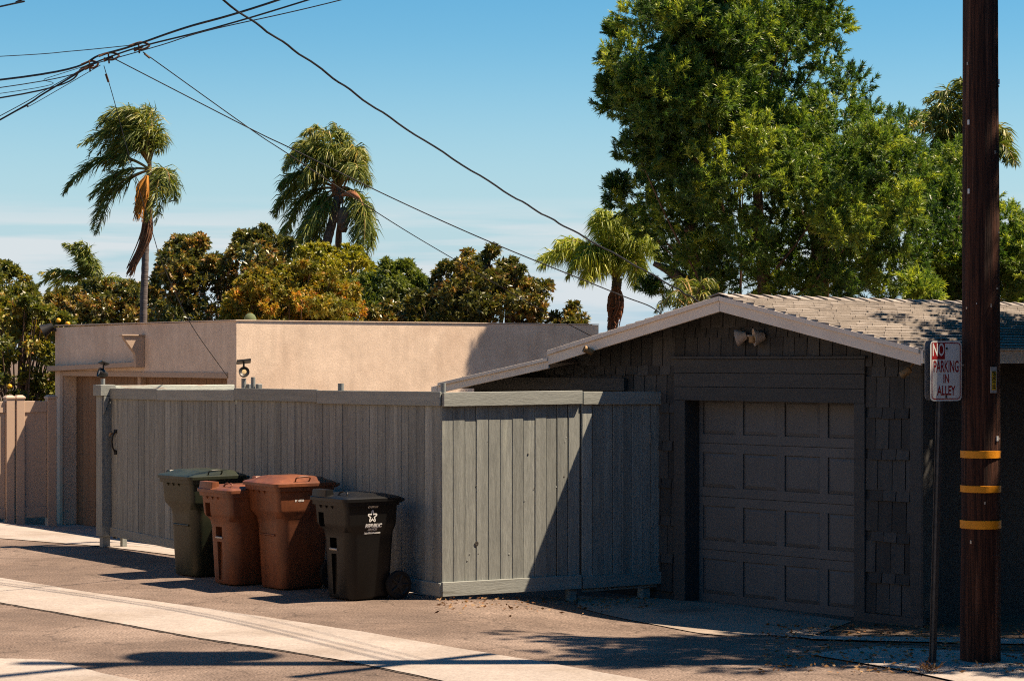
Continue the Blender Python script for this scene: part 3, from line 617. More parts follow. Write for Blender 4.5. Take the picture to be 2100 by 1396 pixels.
# solar spotlights on the fence posts
def solar(pos, head, label, yaw):
    t = thing('solar_light', label, 'solar light', pos, yaw, 'solar lights on the fence')
    MB().tube([(0, 0, 0), (0, 0, head)], 0.026, 12).make('stem', M['pipe'], t, smooth=40)
    MB().lathe([(0.0, -0.085), (0.02, -0.08), (0.048, -0.03), (0.058, 0.02), (0.055, 0.035), (0.048, 0.03), (0.0, 0.02)], (0, -0.02, head + 0.065), (0, -0.93, 0.30), 18).make('lamp_head', M['blackp'], t, smooth=40)
    MB().lathe([(0.0, 0.026), (0.03, 0.025), (0.047, 0.022)], (0, -0.02, head + 0.065), (0, -0.93, 0.30), 18).make('lens', M['lens'], t, smooth=60)
    MB().tube([(0, 0.0, head + 0.08), (0, 0.01, head + 0.17)], 0.010, 8).make('arm', M['blackp'], t, smooth=40)
    pm = MB().box(-0.075, 0.075, -0.05, 0.05, -0.008, 0.012).make('solar_panel', M['blackp'], t, bevel=0.003)
    pm.location = (0, 0.01, head + 0.178); pm.rotation_euler = (math.radians(-20), math.radians(-6), 0)
p = L.w(L.sx(211, -0.05), -0.05, 1.896); solar(p, 0.07, 'black solar spotlight on the gate post in front of the brown door', math.radians(-62))
c = 0.09; p = L.w(L.sx(500, c), c, 1.70); solar(p, L.sz(500, 776, c) - 1.70, 'black solar spotlight on a pole against the sunlit beige wall', math.radians(12))

# ------------------------------------------------------------------ beige building
bb = thing('beige_building', 'flat-roofed beige stucco building with brown door behind the fence', 'building', B.w(0, 0, 0), B.a)
BT, BW, BD = 2.67, 5.4, 5.27 * 1.085; BZ = -0.19
BX0 = B.sx(113)
ox0, ox1 = B.sx(131), B.sx(466); oz = B.sz(300, 773)
w = MB()
w.box(BX0, ox0, 0, 0.25, -0.4, BT - 0.02).box(ox1, 0, 0, 0.25, -0.4, BT).prism([(ox0, oz), (ox1, oz), (ox1, BT - 0.001), (ox0, BT - 0.02)], 0.001, 0.25)
w.box(-0.25, -0.001, 0.25, BD, -0.4, BT - 0.004).box(BX0, BX0 + 0.25, 0.25, BD, -0.4, BT - 0.02).box(BX0, 0, BD - 0.25, BD - 0.001, -0.4, BT - 0.01)
w.box(BX0 + 0.1, -0.1, 0.2, BD - 0.1, BT - 0.3, BT - 0.18)
bw = w.make('wall', M['stucco'], bb)
bd = MB().box(ox0, ox1, 0.2, 0.24, BZ, oz + 0.02).make('garage_door', M['browndoor'], bb)
x = ox0 + 0.02
while x < ox1 - 0.05:
    ww = min(0.21, ox1 - 0.01 - x); MB().box(x, x + ww - 0.008, 0.186, 0.199, BZ + 0.012, oz).make('door_plank', M['browndoor'], bd, bevel=0.002); x += ww
xm = B.sx(285, 0.1)
MB().box(xm - 0.045, xm + 0.045, 0.10, 0.185, BZ, oz).make('door_post', M['tan'], bb, bevel=0.003)
MB().box(ox0 - 0.10, ox0 - 0.002, -0.02, 0.06, BZ, oz + 0.06).make('door_trim', M['tan'], bb, bevel=0.003)
MB().box(ox0 - 0.0015, ox1 + 0.02, -0.018, 0.0, oz + 0.001, oz + 0.07).make('door_header', M['tan'], bb, bevel=0.003)
lx = B.sx(281, -0.08); lz0, lz1 = B.sz(118, 757, -0.1), B.sz(281, 743, -0.1)
MB().prism([(BX0 - 0.05, lz0 - 0.03), (lx, lz1 - 0.06), (lx, lz1 + 0.01), (BX0 - 0.05, lz0 + 0.045)], -0.11, -0.001).make('ledge', M['tan'], bb, bevel=0.006)
fz0, fz1 = B.sz(281, 744, -0.1), B.sz(281, 689, -0.1)
MB().prismx([(-0.13, fz0 - 0.06), (-0.001, fz0 - 0.06), (-0.001, fz1), (-0.31, fz1), (-0.30, fz1 - 0.04), (-0.14, fz0 + 0.12)], lx + 0.002, lx + 0.07).make('bracket', M['tan'], bb, bevel=0.005)
MB().box(lx - 0.02, lx + 0.09, -0.34, -0.001, fz1 + 0.001, fz1 + 0.02).make('bracket_top', M['tan'], bb, bevel=0.003)
MB().box(BX0 - 0.02, 0.012, -0.015, 0.27, BT + 0.001, BT + 0.014).box(-0.27, 0.012, 0.271, BD, BT + 0.001, BT + 0.012).make('parapet_cap', M['stucco'], bb)
sp = thing('security_light', 'black floodlight on the far roof corner of the beige building', 'light', B.w(BX0, 0, BT), B.a)
MB().tube([(0.04, 0.0, -0.06), (-0.01, -0.06, -0.05)], 0.02, 8).make('arm', M['blackp'], sp, smooth=40)
MB().lathe([(0, -0.09), (0.05, -0.085), (0.07, 0.0), (0.10, 0.09), (0.09, 0.09), (0.06, 0.03), (0, 0.02)], (-0.03, -0.10, -0.04), (-0.35, -0.8, -0.45), 16).make('lamp_head', M['blackp'], sp, smooth=40)
cc = at(513, 662, 29.4)
ca = thing('potted_cactus', 'small round green cactus peeking over the beige parapet', 'cactus', (cc.x, cc.y, BT - 0.18))
pr = []
for i in range(9):
    a = math.pi * i / 8; pr.append((0.085 * math.sin(a) + 1e-4, 0.21 - 0.10 * math.cos(a) + 0.01))
cb = MB().lathe(pr, (0, 0, 0), (0, 0, 1), 20)
cb.v = [(vx * (1 + 0.06 * math.cos(10 * math.atan2(vy, vx))), vy * (1 + 0.06 * math.cos(10 * math.atan2(vy, vx))), vz) for vx, vy, vz in cb.v]
cb.make('stem', M['cactus'], ca, smooth=50)
MB().lathe([(0.06, 0), (0.09, 0.12), (0.095, 0.13), (0.08, 0.13), (0.0, 0.11)], n=16).make('pot', M['boots'], ca, smooth=40)

# ------------------------------------------------------------------ added unseen buildings: a garage for warm bounce, two houses blocking skylight
nb = thing('bounce_garage', 'added unseen stucco garage left of the camera, bouncing warm light onto the fence', 'garage', L.w(0, -7.6, 0), L.a)
nw = MB().box(-6, 8.2, -5, 0, -0.05, 4.8).make('wall', M['stucco'], nb)
MB().box(-6.1, 8.3, -5.1, 0.1, 4.801, 4.92).make('parapet_cap', M['tan'], nb)
MB().box(2.0, 6.6, 0.001, 0.03, 0, 2.1).make('garage_door', M['vinyl'], nb, bevel=0.004)
hs_ = thing('side_block_house', 'added unseen dark house beyond the right edge, blocking skylight', 'house', (9.2, 0, 0))  # added out of view to cut skylight on the shaded gate
MB().prismx([(-2, -0.2), (18.6, -0.2), (18.6, 7.2), (-2, 7.2)], 0, 7).make('wall', M['siding'], hs_)
MB().add([(-0.4, -2.4, 7.15), (7.4, -2.4, 7.15), (7.4, 19, 7.15), (-0.4, 19, 7.15), (3.5, -2.4, 8.3), (3.5, 19, 8.3)], [(0, 1, 2, 3), (0, 4, 5, 3), (1, 2, 5, 4), (0, 1, 4), (3, 5, 2)]).make('roof', M['shingle'], hs_)
rh = thing('rear_block_house', 'added unseen house behind the camera, blocking low skylight', 'house', (-3, -7, 0))  # added out of view to cut the low sky facing the fences
MB().box(-12, 14, -8, 0, -0.2, 7.0).make('wall', M['browndoor'], rh)
MB().add([(-12.5, -8.5, 7.0), (14.5, -8.5, 7.0), (14.5, 0.5, 7.0), (-12.5, 0.5, 7.0), (-12.5, -4, 9.2), (14.5, -4, 9.2)], [(0, 1, 2, 3), (0, 1, 5, 4), (2, 3, 4, 5), (0, 4, 3), (1, 2, 5)]).make('roof', M['shingle'], rh)
# ------------------------------------------------------------------ vinyl fence at the left
V = Frame(((114 - CX) * 31.2 / FPX, 31.2), math.radians(33.7))
vf = thing('vinyl_fence', 'smooth tan vinyl fence with capped posts at the left edge', 'fence', V.w(0, 0, 0), V.a)
vtop, vr1, vr0, vb1, vb0 = V.sz(105, 811), V.sz(80, 822), V.sz(80, 845), V.sz(80, 1038), V.sz(80, 1060)
def vpost(pa, pb_):
    a, b = V.sx(pa), V.sx(pb_); o = MB().box(a, b, -0.06, 0.06, -0.3, vtop - 0.04).make('post', M['vinyl'], vf, bevel=0.006)
    m_ = (a + b) / 2; h = (b - a) / 2 + 0.008
    MB().loft([rrect(m_ - h, m_ + h, -h, h, .004, .004, vtop - 0.039, 1), rrect(m_ - h, m_ + h, -h, h, .004, .004, vtop - 0.015, 1), rrect(m_ - h * .55, m_ + h * .55, -h * .55, h * .55, .004, .004, vtop + 0.012, 1)]).make('cap', M['vinyl'], o)
for pa, pb_ in ((10, 27), (31, 48), (95, 113), (-190, -172)): vpost(pa, pb_)
for pa, pb_ in ((48.5, 94.5), (-171.5, 9.5)):
    a, b = V.sx(pa), V.sx(pb_)
    MB().box(a, b, -0.03, 0.03, vr0, vr1).make('top_rail', M['vinyl'], vf, bevel=0.004)
    MB().box(a, b, -0.03, 0.03, vb0, vb1).make('bottom_rail', M['vinyl'], vf, bevel=0.004)
    n = max(2, round((b - a) / 0.155)); wv = (b - a) / n
    for i in range(n): MB().box(a + i * wv, a + (i + 1) * wv - 0.002, -0.012, 0.012, vb1 + 0.0005, vr0 - 0.0005).make('panel', M['vinyl'], vf, bevel=0.003)

# ------------------------------------------------------------------ wheeled rubbish carts
def interp(tab_, z):
    for a, b in zip(tab_, tab_[1:]):
        if z <= b[0]:
            f = (z - a[0]) / (b[0] - a[0]); return [p + (q - p) * f for p, q in zip(a, b)]
    return tab_[-1]
def cart(label, px, py, big, mat, text=None, yaw=0.0):
    X, Y = gnd(px, py); H = 1.035 if big else 0.945; k = 1.0 if big else 0.93; ang = L.a + yaw
    fb = 0.262 * k                                         # front of the base, from the cart's middle
    fr = Frame((X, Y), ang); o = fr.w(0, fb * 0.87, hz(X, Y))
    t = thing('wheeled_cart', label, 'trash cart', o, ang, 'rubbish carts along the fence'); t.scale = (1, 0.87, 1)
    #        z        half w   front    back   r_front  r_back
    T = [(0.015, 0.225 * k, -0.255 * k, 0.265 * k, 0.085, 0.05), (0.035, 0.238 * k, -0.262 * k, 0.272 * k, 0.10, 0.05),
         (0.60 * H, 0.268 * k, -0.300 * k, 0.300 * k, 0.125, 0.05), (0.66 * H, 0.274 * k, -0.306 * k, 0.304 * k, 0.105, 0.05),
         (0.715 * H, 0.296 * k, -0.338 * k, 0.318 * k, 0.05, 0.045), (0.74 * H, 0.300 * k, -0.346 * k, 0.322 * k, 0.045, 0.045),
         (0.912 * H, 0.310 * k, -0.362 * k, 0.330 * k, 0.045, 0.045), (0.914 * H, 0.332 * k, -0.388 * k, 0.345 * k, 0.05, 0.045),
         (0.955 * H, 0.334 * k, -0.392 * k, 0.346 * k, 0.05, 0.045)]
    body = MB().loft([rrect(-w, w, f, b, rf, rb, z, 5) for z, w, f, b, rf, rb in T]).make('body', M[mat], t)
    if not big:                                            # pockets and groove cut into the front
        cut = []
        def cutter(x0, x1, z0, z1, d, f):
            cut.append(MB().box(x0, x1, f - 0.1, f + d, z0, z1).make('cut', None, t))
        cutter(-0.215, -0.12, 0.70 * H, 0.84 * H, 0.05, -0.34 * k)
        cutter(-0.085, 0.035, 0.475 * H, 0.60 * H, 0.06, -0.288 * k)
        cutter(-0.07, 0.02, 0.05 * H, 0.445 * H, 0.028, -0.275 * k)
        dg = None
        for c_ in cut:
            md = body.modifiers.new('b', 'BOOLEAN'); md.object = c_; md.operation = 'DIFFERENCE'; md.solver = 'EXACT'
        bpy.context.view_layer.update(); dg = bpy.context.evaluated_depsgraph_get(); me = bpy.data.meshes.new_from_object(body.evaluated_get(dg))
        body.modifiers.clear(); body.data = me
        for c_ in cut: bpy.data.objects.remove(c_)
    me = body.data; me.polygons.foreach_set('use_smooth', [True] * len(me.polygons)); me.set_sharp_from_angle(angle=math.radians(28))
    if not me.materials: me.materials.append(M[mat])
    zb = 0.505 * H
    if not big: MB().tube([(-0.09, -0.292 * k, 0.487 * H), (0.04, -0.292 * k, 0.487 * H)], 0.012, 10).make('catch_bar', M['steel'], t, smooth=40)
    else: MB().tube([(-0.15, -0.298 * k, zb), (0.15, -0.298 * k, zb)], 0.010, 10).make('catch_bar', M[mat], t, smooth=40)
    for i in (-1, 0, 1):                                   # gussets under the rim
        xx = i * 0.11 * k - 0.06
        MB().prismx([(-0.385 * k, 0.913 * H), (-0.355 * k, 0.913 * H), (-0.353 * k, 0.872 * H)], xx - 0.007, xx + 0.007).make('gusset', M[mat], t)
    w, f, b = 0.348 * k, -0.415 * k, 0.37 * k; z0 = 0.956 * H
    S = [rrect(-w, w, f, b, .055, .05, z0), rrect(-w, w, f, b, .055, .05, z0 + 0.028), rrect(-w + .02, w - .02, f + .02, b - .02, .05, .05, z0 + 0.040),
         rrect(-w + .045, w - .045, f + .06, b - .045, .05, .05, z0 + 0.046), rrect(-w + .11, w - .11, f + .17, b - .13, .06, .06, z0 + (0.082 if big else 0.064)),
         rrect(-w + .15, w - .15, f + .22, b - .2, .06, .06, z0 + (0.088 if big else 0.068))]
    lid = MB().loft(S).make('lid', M[mat], t, smooth=30)
    if big:
        MB().tube(spline([(w - 0.045, -0.14, z0 + 0.045), (w - 0.02, -0.13, z0 + 0.085), (w - 0.02, 0.02, z0 + 0.085), (w - 0.045, 0.03, z0 + 0.045)], 4), 0.008, 8).make('lid_loop', M[mat], lid, smooth=60)
        MB().box(-w + 0.02, -w + 0.10, f + 0.12, f + 0.30, z0 + 0.035, z0 + 0.075).make('lid_knob', M[mat], lid, bevel=0.012)
    else:
        MB().loft([rrect(-w + 0.05, -0.02, f + 0.01, f + 0.12, .012, .012, z0 + 0.03, 3), rrect(-w + 0.055, -0.025, f + 0.02, f + 0.11, .012, .012, z0 + 0.10, 3)]).make('lid_grip', M[mat], lid, smooth=40)
        MB().tube(spline([(0.06, f + 0.10, z0 + 0.04), (0.08, f + 0.13, z0 + 0.085), (0.19, f + 0.13, z0 + 0.085), (0.21, f + 0.10, z0 + 0.04)], 4), 0.009, 8).make('lid_loop', M[mat], lid, smooth=60)
    MB().tube(spline([(-0.24 * k, 0.33 * k, 0.93 * H), (-0.24 * k, 0.43 * k, 0.955 * H), (-0.2 * k, 0.445 * k, 0.96 * H), (0.2 * k, 0.445 * k, 0.96 * H), (0.24 * k, 0.43 * k, 0.955 * H), (0.24 * k, 0.33 * k, 0.93 * H)], 5), 0.015, 8).make('handle', M[mat], t, smooth=60)
    r = 0.145 if big else 0.13; wy = 0.30 * k
    MB().tube([(-0.28 * k, wy, r), (0.28 * k, wy, r)], 0.012, 8).make('axle', M['hub'], t, smooth=40)
    for s in (-1, 1):
        xo = s * 0.285 * k
        wh = MB().lathe([(r - 0.035, -0.028), (r - 0.006, -0.026), (r, -0.014), (r, 0.014), (r - 0.006, 0.026), (r - 0.035, 0.028), (r - 0.035, -0.028)], (xo, wy, r), (s, 0, 0), 28).make('wheel', M['tyre'], t, smooth=35)
        hubm = MB().lathe([(0.0, 0.030), (0.028, 0.028), (0.032, 0.012), (r - 0.045, 0.010), (r - 0.034, 0.024), (r - 0.034, -0.02), (0, -0.02)], (xo, wy, r), (s, 0, 0), 24)
        for q in range(5):
            a = 2 * math.pi * q / 5; dy, dz = math.cos(a), math.sin(a)
            hubm.tube([(xo + s * 0.018, wy + dy * 0.02, r + dz * 0.02), (xo + s * 0.018, wy + dy * (r - 0.036), r + dz * (r - 0.036))], 0.012, 6)
        hubm.make('hub', M['hub'], wh, smooth=35); wh.scale = (1, 1 / 0.87, 1)
    if text:
        for item in text:
            s_, size, y_, zc, sxx, off, sh = item
            if s_ == '*':
                vs, fs = [], []; n = 60
                for i in range(n):
                    a = 2 * math.pi * i / n; c5 = math.cos(5 * (a - math.pi / 2)); ro2 = size * (0.78 + 0.22 * c5); ri2 = size * (0.42 + 0.16 * c5)
                    vs += [(ro2 * math.cos(a), ro2 * math.sin(a)), (ri2 * math.cos(a), ri2 * math.sin(a))]
                fs = [(2 * i, 2 * ((i + 1) % n), 2 * ((i + 1) % n) + 1, 2 * i + 1) for i in range(n)]
                for q in range(5):                          # small round holes read as loops at the tips
                    pass
                nm = 'emblem'
            else: vs, fs = text_geo(s_, size, sxx, off, sh); nm = 'lettering'
            mb = MB(); mb.v = [(interp(T, (zc + ty))[1] + 0.0025, y_ + tx, zc + ty) for tx, ty in vs]; mb.f = fs
            mb.make(nm, M['white'], t, fix=False)
            if s_ == '*':
                hol = MB()
                for q in range(5):
                    a = math.pi / 2 + 2 * math.pi * q / 5; cy, cz = 0.70 * size * math.cos(a), 0.70 * size * math.sin(a)
                    b0 = len(hol.v)
                    for i in range(8):
                        e = 2 * math.pi * i / 8; ty = cz + 0.075 * size * math.sin(e); tx = cy + 0.075 * size * math.cos(e)
                        hol.v.append((interp(T, zc + ty)[1] + 0.004, y_ + tx, zc + ty))
                    hol.f.append(tuple(range(b0, b0 + 8)))
                hol.make('emblem_holes', M[mat], t, fix=False)
    return t
cart('tall dark green wheeled cart, farthest of the row', 377, 1181, True, 'green', yaw=0.04)
cart('shorter rusty brown wheeled cart between the green and the tall brown cart', 457, 1199, False, 'brown', yaw=0.03)
cart('tall rusty brown wheeled cart beside the black cart', 554, 1207, True, 'brown', [('BY  425738', 0.026, -0.09, 0.845, 0.9, 0.001, 0)], yaw=-0.02)
cart('black wheeled cart with white star emblem and lettering, nearest to the corner', 692, 1229, False, 'black',
     [('01  099111', 0.028, -0.015, 0.845, 0.9, 0.001, 0), ('*', 0.060, -0.015, 0.768, 1, 0, 0), ('REPUBLIC', 0.046, 0.0, 0.668, 1.0, 0.003, 0.2), ('SERVICES', 0.027, -0.005, 0.640, 1.0, 0.0012, 0.2),
      ('RepublicServices.com', 0.026, 0.0, 0.610, 0.88, 0.0010, 0.2)], yaw=0.0)

# ------------------------------------------------------------------ utility pole
pxy = gnd(2011, 1356)
up = thing('utility_pole', 'dark wooden utility pole with three yellow bands at the right', 'utility pole', (pxy[0], pxy[1], hz(*pxy)))
PY = pxy[1]; r0 = 41.0 * PY / FPX
def pr_(z): return r0 * (1 - 0.028 * z)
secs = []
for i in range(40):
    z = -0.1 + 11.6 * i / 39; secs.append([((pr_(z) * (1 + 0.02 * math.sin(3 * a + z) + random.uniform(-.006, .006))) * math.cos(a), pr_(z) * (1 + 0.02 * math.sin(3 * a + z)) * math.sin(a), z) for a in [2 * math.pi * j / 28 for j in range(28)]])
MB().loft(secs).make('pole', M['pole'], up, smooth=60)
zp = lambda py: CAMZ - (py - HY) * PY / FPX - hz(*pxy)
for ya, yb in ((923, 938), (994, 1008), (1065, 1082)):
    za, zb = zp(yb), zp(ya); ra = pr_(za) * 1.02 + 0.004
    MB().lathe([(ra - 0.004, za), (ra, za + 0.001), (ra, zb - 0.001), (ra - 0.004, zb)], n=28).make('yellow_band', M['band'], up, smooth=60)
ta = math.radians(-62)                                     # number tag
tz0, tz1 = zp(805), zp(752); rr = pr_(2.2) * 1.02 + 0.004
tg = thing('tmp', 'x', 'x')
bpy.data.objects.remove(tg)
fr = Frame((math.cos(ta) * rr, math.sin(ta) * rr), ta + math.pi / 2)
def onf(mb): mb.v = [(fr.o[0] + x * fr.u[0] + y * fr.v[0], fr.o[1] + x * fr.u[1] + y * fr.v[1], z) for x, y, z in mb.v]; return mb
tagp = onf(MB().box(-0.026, 0.026, -0.002, 0.006, tz0, tz1)).make('number_tag', M['tagframe'], up)
onf(MB().box(-0.020, 0.020, -0.004, -0.0022, tz0 + 0.022, tz1 - 0.030)).make('tag_face', M['tag'], tagp)
vs, fs = text_geo('H-10668', 0.046, 0.78, 0.001)
mb = MB(); mb.v = [(-ty + 0.015, -0.0055, (tz0 + tz1) / 2 + tx) for tx, ty in vs]; mb.f = fs
onf(mb).make('tag_number', M['blackp'], tagp, fix=False)
MB().box(-1.25, 1.25, -0.20, -0.10, 10.6, 10.72).make('crossarm', M['pole'], up).rotation_euler = (0, 0, math.radians(40))
MB().box(-0.9, 0.9, -0.19, -0.10, 7.15, 7.25).make('crossarm', M['pole'], up).rotation_euler = (0, 0, math.radians(40))
tr = MB().lathe([(0, 0), (0.24, 0), (0.27, 0.04), (0.27, 1.0), (0.29, 1.02), (0.29, 1.08), (0.15, 1.16), (0, 1.17)], (0.05, 0.40, 9.0), n=24).make('transformer', M['pipe'], up, smooth=40)
MB().tube([(0.05, 0.40, 10.15), (0.05, 0.40, 10.45)], 0.04, 8).box(0.0, 0.1, 0.1, 0.3, 9.2, 9.9).make('bushing', M['pipe'], tr)

rg_ = random.Random(21)
for i in range(16):                                        # nails, staples and torn paper left on the wood
    a = math.radians(rg_.uniform(-165, -15)); z = rg_.uniform(0.7, 4.6); rr = pr_(z) * 1.015; fr = Frame((math.cos(a) * rr, math.sin(a) * rr), a + math.pi / 2)
    w_, h_ = (rg_.uniform(0.003, 0.006), rg_.uniform(0.010, 0.03)) if i % 4 else (0.008, 0.035)
    onf(MB().box(-w_, w_, -0.006, 0.004, z, z + h_)).make('staple', M['steel'] if i % 4 else M['signwhite'], up)
# ------------------------------------------------------------------ no parking sign
sxy = gnd(1912, 1361); SY = sxy[1] + 0.02
sp_ = thing('parking_sign', 'white and red NO PARKING IN ALLEY sign on a steel post', 'sign', (sxy[0], sxy[1], hz(*sxy)), SGN)
zs = lambda py: CAMZ - (py - HY) * SY / FPX - hz(*sxy)
sw, szb, szt = 0.300, zs(822), zs(699)
lean = (1931 - 1912) / FPX * SY / math.cos(SGN) / zs(760)
def lx_(z): return lean * z
post = MB(); H_ = szt + 0.02
prof = [(-0.034, -0.004), (-0.020, -0.004), (-0.014, -0.022), (0.014, -0.022), (0.020, -0.004), (0.034, -0.004), (0.034, 0.0), (0.022, 0.0), (0.016, -0.018), (-0.016, -0.018), (-0.022, 0.0), (-0.034, 0.0)]
post.loft([[(x + lx_(z), y, z) for x, y in prof] for z in (-0.15, 0.6, 1.2, 1.8, H_)]).make('post', M['galv'], sp_)
scx = lx_((szb + szt) / 2) + 0.03
plate = MB().loft([[(x + scx, y, z) for x, z, y in rrect(-sw / 2, sw / 2, szb, szt, .035, .035, yy, 5)] for yy in (-0.026, -0.0232)]).make('sign_plate', M['signwhite'], sp_)
MB().loft([[(x + scx, y, z) for x, z, y in rrect(-sw / 2, sw / 2, szb + 0.004, szt + 0.004, .035, .035, yy, 5)] for yy in (0.030, 0.033)]).make('rear_sign_plate', M['signback'], sp_)
ring = MB(); a_ = rrect(-sw / 2 + .012, sw / 2 - .012, szb + .012, szt - .012, .028, .028, 0, 5); b_ = rrect(-sw / 2 + .019, sw / 2 - .019, szb + .019, szt - .019, .022, .022, 0, 5); n = len(a_)
ring.v = [(x + scx, -0.0268, z) for x, z, _ in a_] + [(x + scx, -0.0268, z) for x, z, _ in b_]; ring.f = [(i, (i + 1) % n, (i + 1) % n + n, i + n) for i in range(n)]
ring.make('border', M['red'], plate, fix=False)
sh_ = szt - szb
c3 = rrect(-sw / 2 + .0125, -sw / 2 + .138, szt - sh_ * 0.305, szt - .0125, .004, .004, 0, 3)
rb = MB(); rb.v = [(x + scx, -0.0271, z) for x, z, _ in c3]; rb.f = [tuple(range(len(c3)))]; rb.make('red_block', M['red'], plate, fix=False)
def sign_text(s_, size, cx_, zc, sxx, off, mat, yy):
    vs, fs = text_geo(s_, size, sxx, off); mb = MB(); mb.v = [(scx + cx_ + tx, yy, zc + ty) for tx, ty in vs]; mb.f = fs
    mb.make('lettering', M[mat], plate, fix=False)
sign_text('NO', 0.128, -sw / 2 + 0.075, szt - sh_ * 0.245, 0.56, 0.002, 'signwhite', -0.0278)
sign_text('PARKING', 0.116, 0.000, szt - sh_ * 0.515, 0.50, 0.002, 'red', -0.0275)
sign_text('IN', 0.088, 0.0, szt - sh_ * 0.695, 0.66, 0.002, 'red', -0.0275)
sign_text('ALLEY', 0.094, 0.0, szt - sh_ * 0.90, 0.66, 0.002, 'red', -0.0275)
for bx, bz in ((0.005, szt - 0.055), (0.0, szb + 0.03)):
    MB().lathe([(0, 0.006), (0.008, 0.005), (0.010, 0)], (scx + bx, -0.026, bz), (0, -1, 0), 10).make('bolt', M['galv'], plate, smooth=40)

# ------------------------------------------------------------------ cables overhead
def cable(name, label, pts, r, mat='wire', per=12, wav=0.0):
    sp = spline([at(*p) if len(p) == 3 else Vector(p[:3]) for p in pts], per)
    if wav: sp = [q + Vector((0, 0, wav * math.sin(i * 1.1) + random.uniform(-wav, wav) * .5)) for i, q in enumerate(sp)]
    o = MB().tube(sp, r, 6).make(name, M[mat], None, smooth=60, fix=False)
    return put(o, label, 'cable', 'overhead cables')
POLE = (2011, PY)
W1 = cable('utility_cable', 'thick black trunk cable, main line of the bundle at upper left', [(2011, -640, PY), (1250, -235, 19.2), (572, 0, 22.3), (381, 57, 23.4), (282, 91, 24.1), (213, 111, 24.6), (0, 164, 26.2), (-800, 235, 34)], 0.0125)
cable('utility_cable', 'second black cable just beneath the thick trunk cable', [(2011, -560, PY), (1250, -195, 19.2), (633, 0, 22.1), (431, 60, 23.2), (282, 98, 24.1), (180, 134, 24.8), (0, 201, 26.2), (-800, 300, 34)], 0.0095)
cable('utility_cable', 'thin cable lowest on the right of the bundle, meeting the trunk cable', [(2011, -500, PY), (1300, -160, 19.2), (701, 0, 21.9), (431, 62, 23.1), (330, 93, 23.8), (205, 128, 24.6), (0, 180, 26.2), (-800, 275, 34)], 0.006, 'wire2')
cable('utility_cable', 'thin cable at left between the trunk cable and the second cable', [(190, 131, 24.7), (95, 161, 25.4), (0, 192, 26.2), (-800, 290, 34)], 0.004, 'wire2')
cable('utility_cable', 'steep dark cable dropping to the left edge from the splice', [(183, 136, 24.75), (90, 192, 24.9), (0, 246, 25.0), (-500, 520, 25.5)], 0.010)
cable('utility_cable', 'thin steep cable just above the dark cable dropping to the left edge', [(183, 134, 24.8), (90, 187, 25.0), (0, 238, 25.1), (-500, 500, 25.6)], 0.005, 'wire2')
cable('utility_cable', 'thin steep cable lowest of those dropping to the left edge', [(206, 134, 24.6), (120, 184, 24.8), (60, 218, 24.9), (0, 247, 25.0), (-500, 530, 25.5)], 0.004, 'wire2')
cable('utility_cable', 'thin nearly level cable leaving the bundle above the others at left', [(272, 93, 24.2), (150, 105, 25.5), (0, 116, 27), (-500, 140, 32)], 0.005, 'wire2')
cable('utility_cable', 'short cable crossing the top left corner of the sky', [(700, -230, 20.5), (300, -90, 21.8), (45, 0, 23), (0, 14, 23.3), (-500, 120, 28)], 0.010)
gend = G.w(-1.1, 1.5, 2.33)
cable('utility_cable', 'upper long service wire ending behind the garage roof', [(229, 118, 24.5), (511, 263, 24.3), (598, 305, 24.2), (800, 404, 24.0), (1007, 497, 23.8), (1260, 600, 23.5), (1350, 639, 23.4), (gend.x, gend.y, gend.z, 0)], 0.0062)
cable('utility_cable', 'lower service wire ending on the beige building', [(293, 107, 24.1), (511, 263, 25.0), (591, 316, 25.4), (800, 453, 26.2), (942, 538, 27.8), (1113, 637, 29.4), (1213, 689, 30.4)], 0.0058)
cable('utility_cable', 'wavy twisted service cable crossing the middle of the sky to the tree', [(150, -235, 17.5), (457, 0, 19.5), (625, 118, 20.6), (800, 242, 21.8), (1047, 400, 23.6), (1187, 480, 24.6), (1367, 580, 26.0), (1440, 622, 26.6)], 0.0105, wav=0.006, per=14)
cable('utility_cable', 'thin wire falling past the left palm onto the beige wall', [(213, 135, 24.4), (235, 210, 24.5), (270, 340, 24.65), (312, 475, 24.8), (335, 545, 25.2), (390, 662, 25.9), (468, 774, 26.95)], 0.0045)
for px_, py_, Yc, s_ in ((183, 131, 24.75, 1.0), (222, 114, 24.5, 1.2), (284, 93, 24.1, 1.2)):
    p = at(px_, py_, Yc); loop = MB()
    loop.tube(spline([p + Vector((-0.09 * s_, 0, -0.01)), p + Vector((0.02, 0.03, 0.035)), p + Vector((0.10 * s_, 0, 0.0)), p + Vector((0.05, -0.02, -0.05)), p + Vector((-0.05, 0.02, -0.03))], 6), 0.012, 6)
    loop.tube([p + Vector((0, 0, 0.03)), p + Vector((0.01, 0, -0.09))], 0.010, 6).tube([p + Vector((-0.05, 0, -0.06)), p + Vector((0.05, 0, -0.01))], 0.016, 6)
    loop.make('splice_clamp', M['clamp'], W1, smooth=60)
for px_, py_, Yc, dx, dz in ((296, 110, 24.1, 0.06, -0.05), (217, 152, 24.45, 0.03, -0.09), (172, 142, 24.8, -0.09, -0.05)):
    p = at(px_, py_, Yc); MB().tube([p, p + Vector((dx, 0, dz))], 0.014, 6).make('splice_sleeve', M['clamp'], W1, smooth=60)

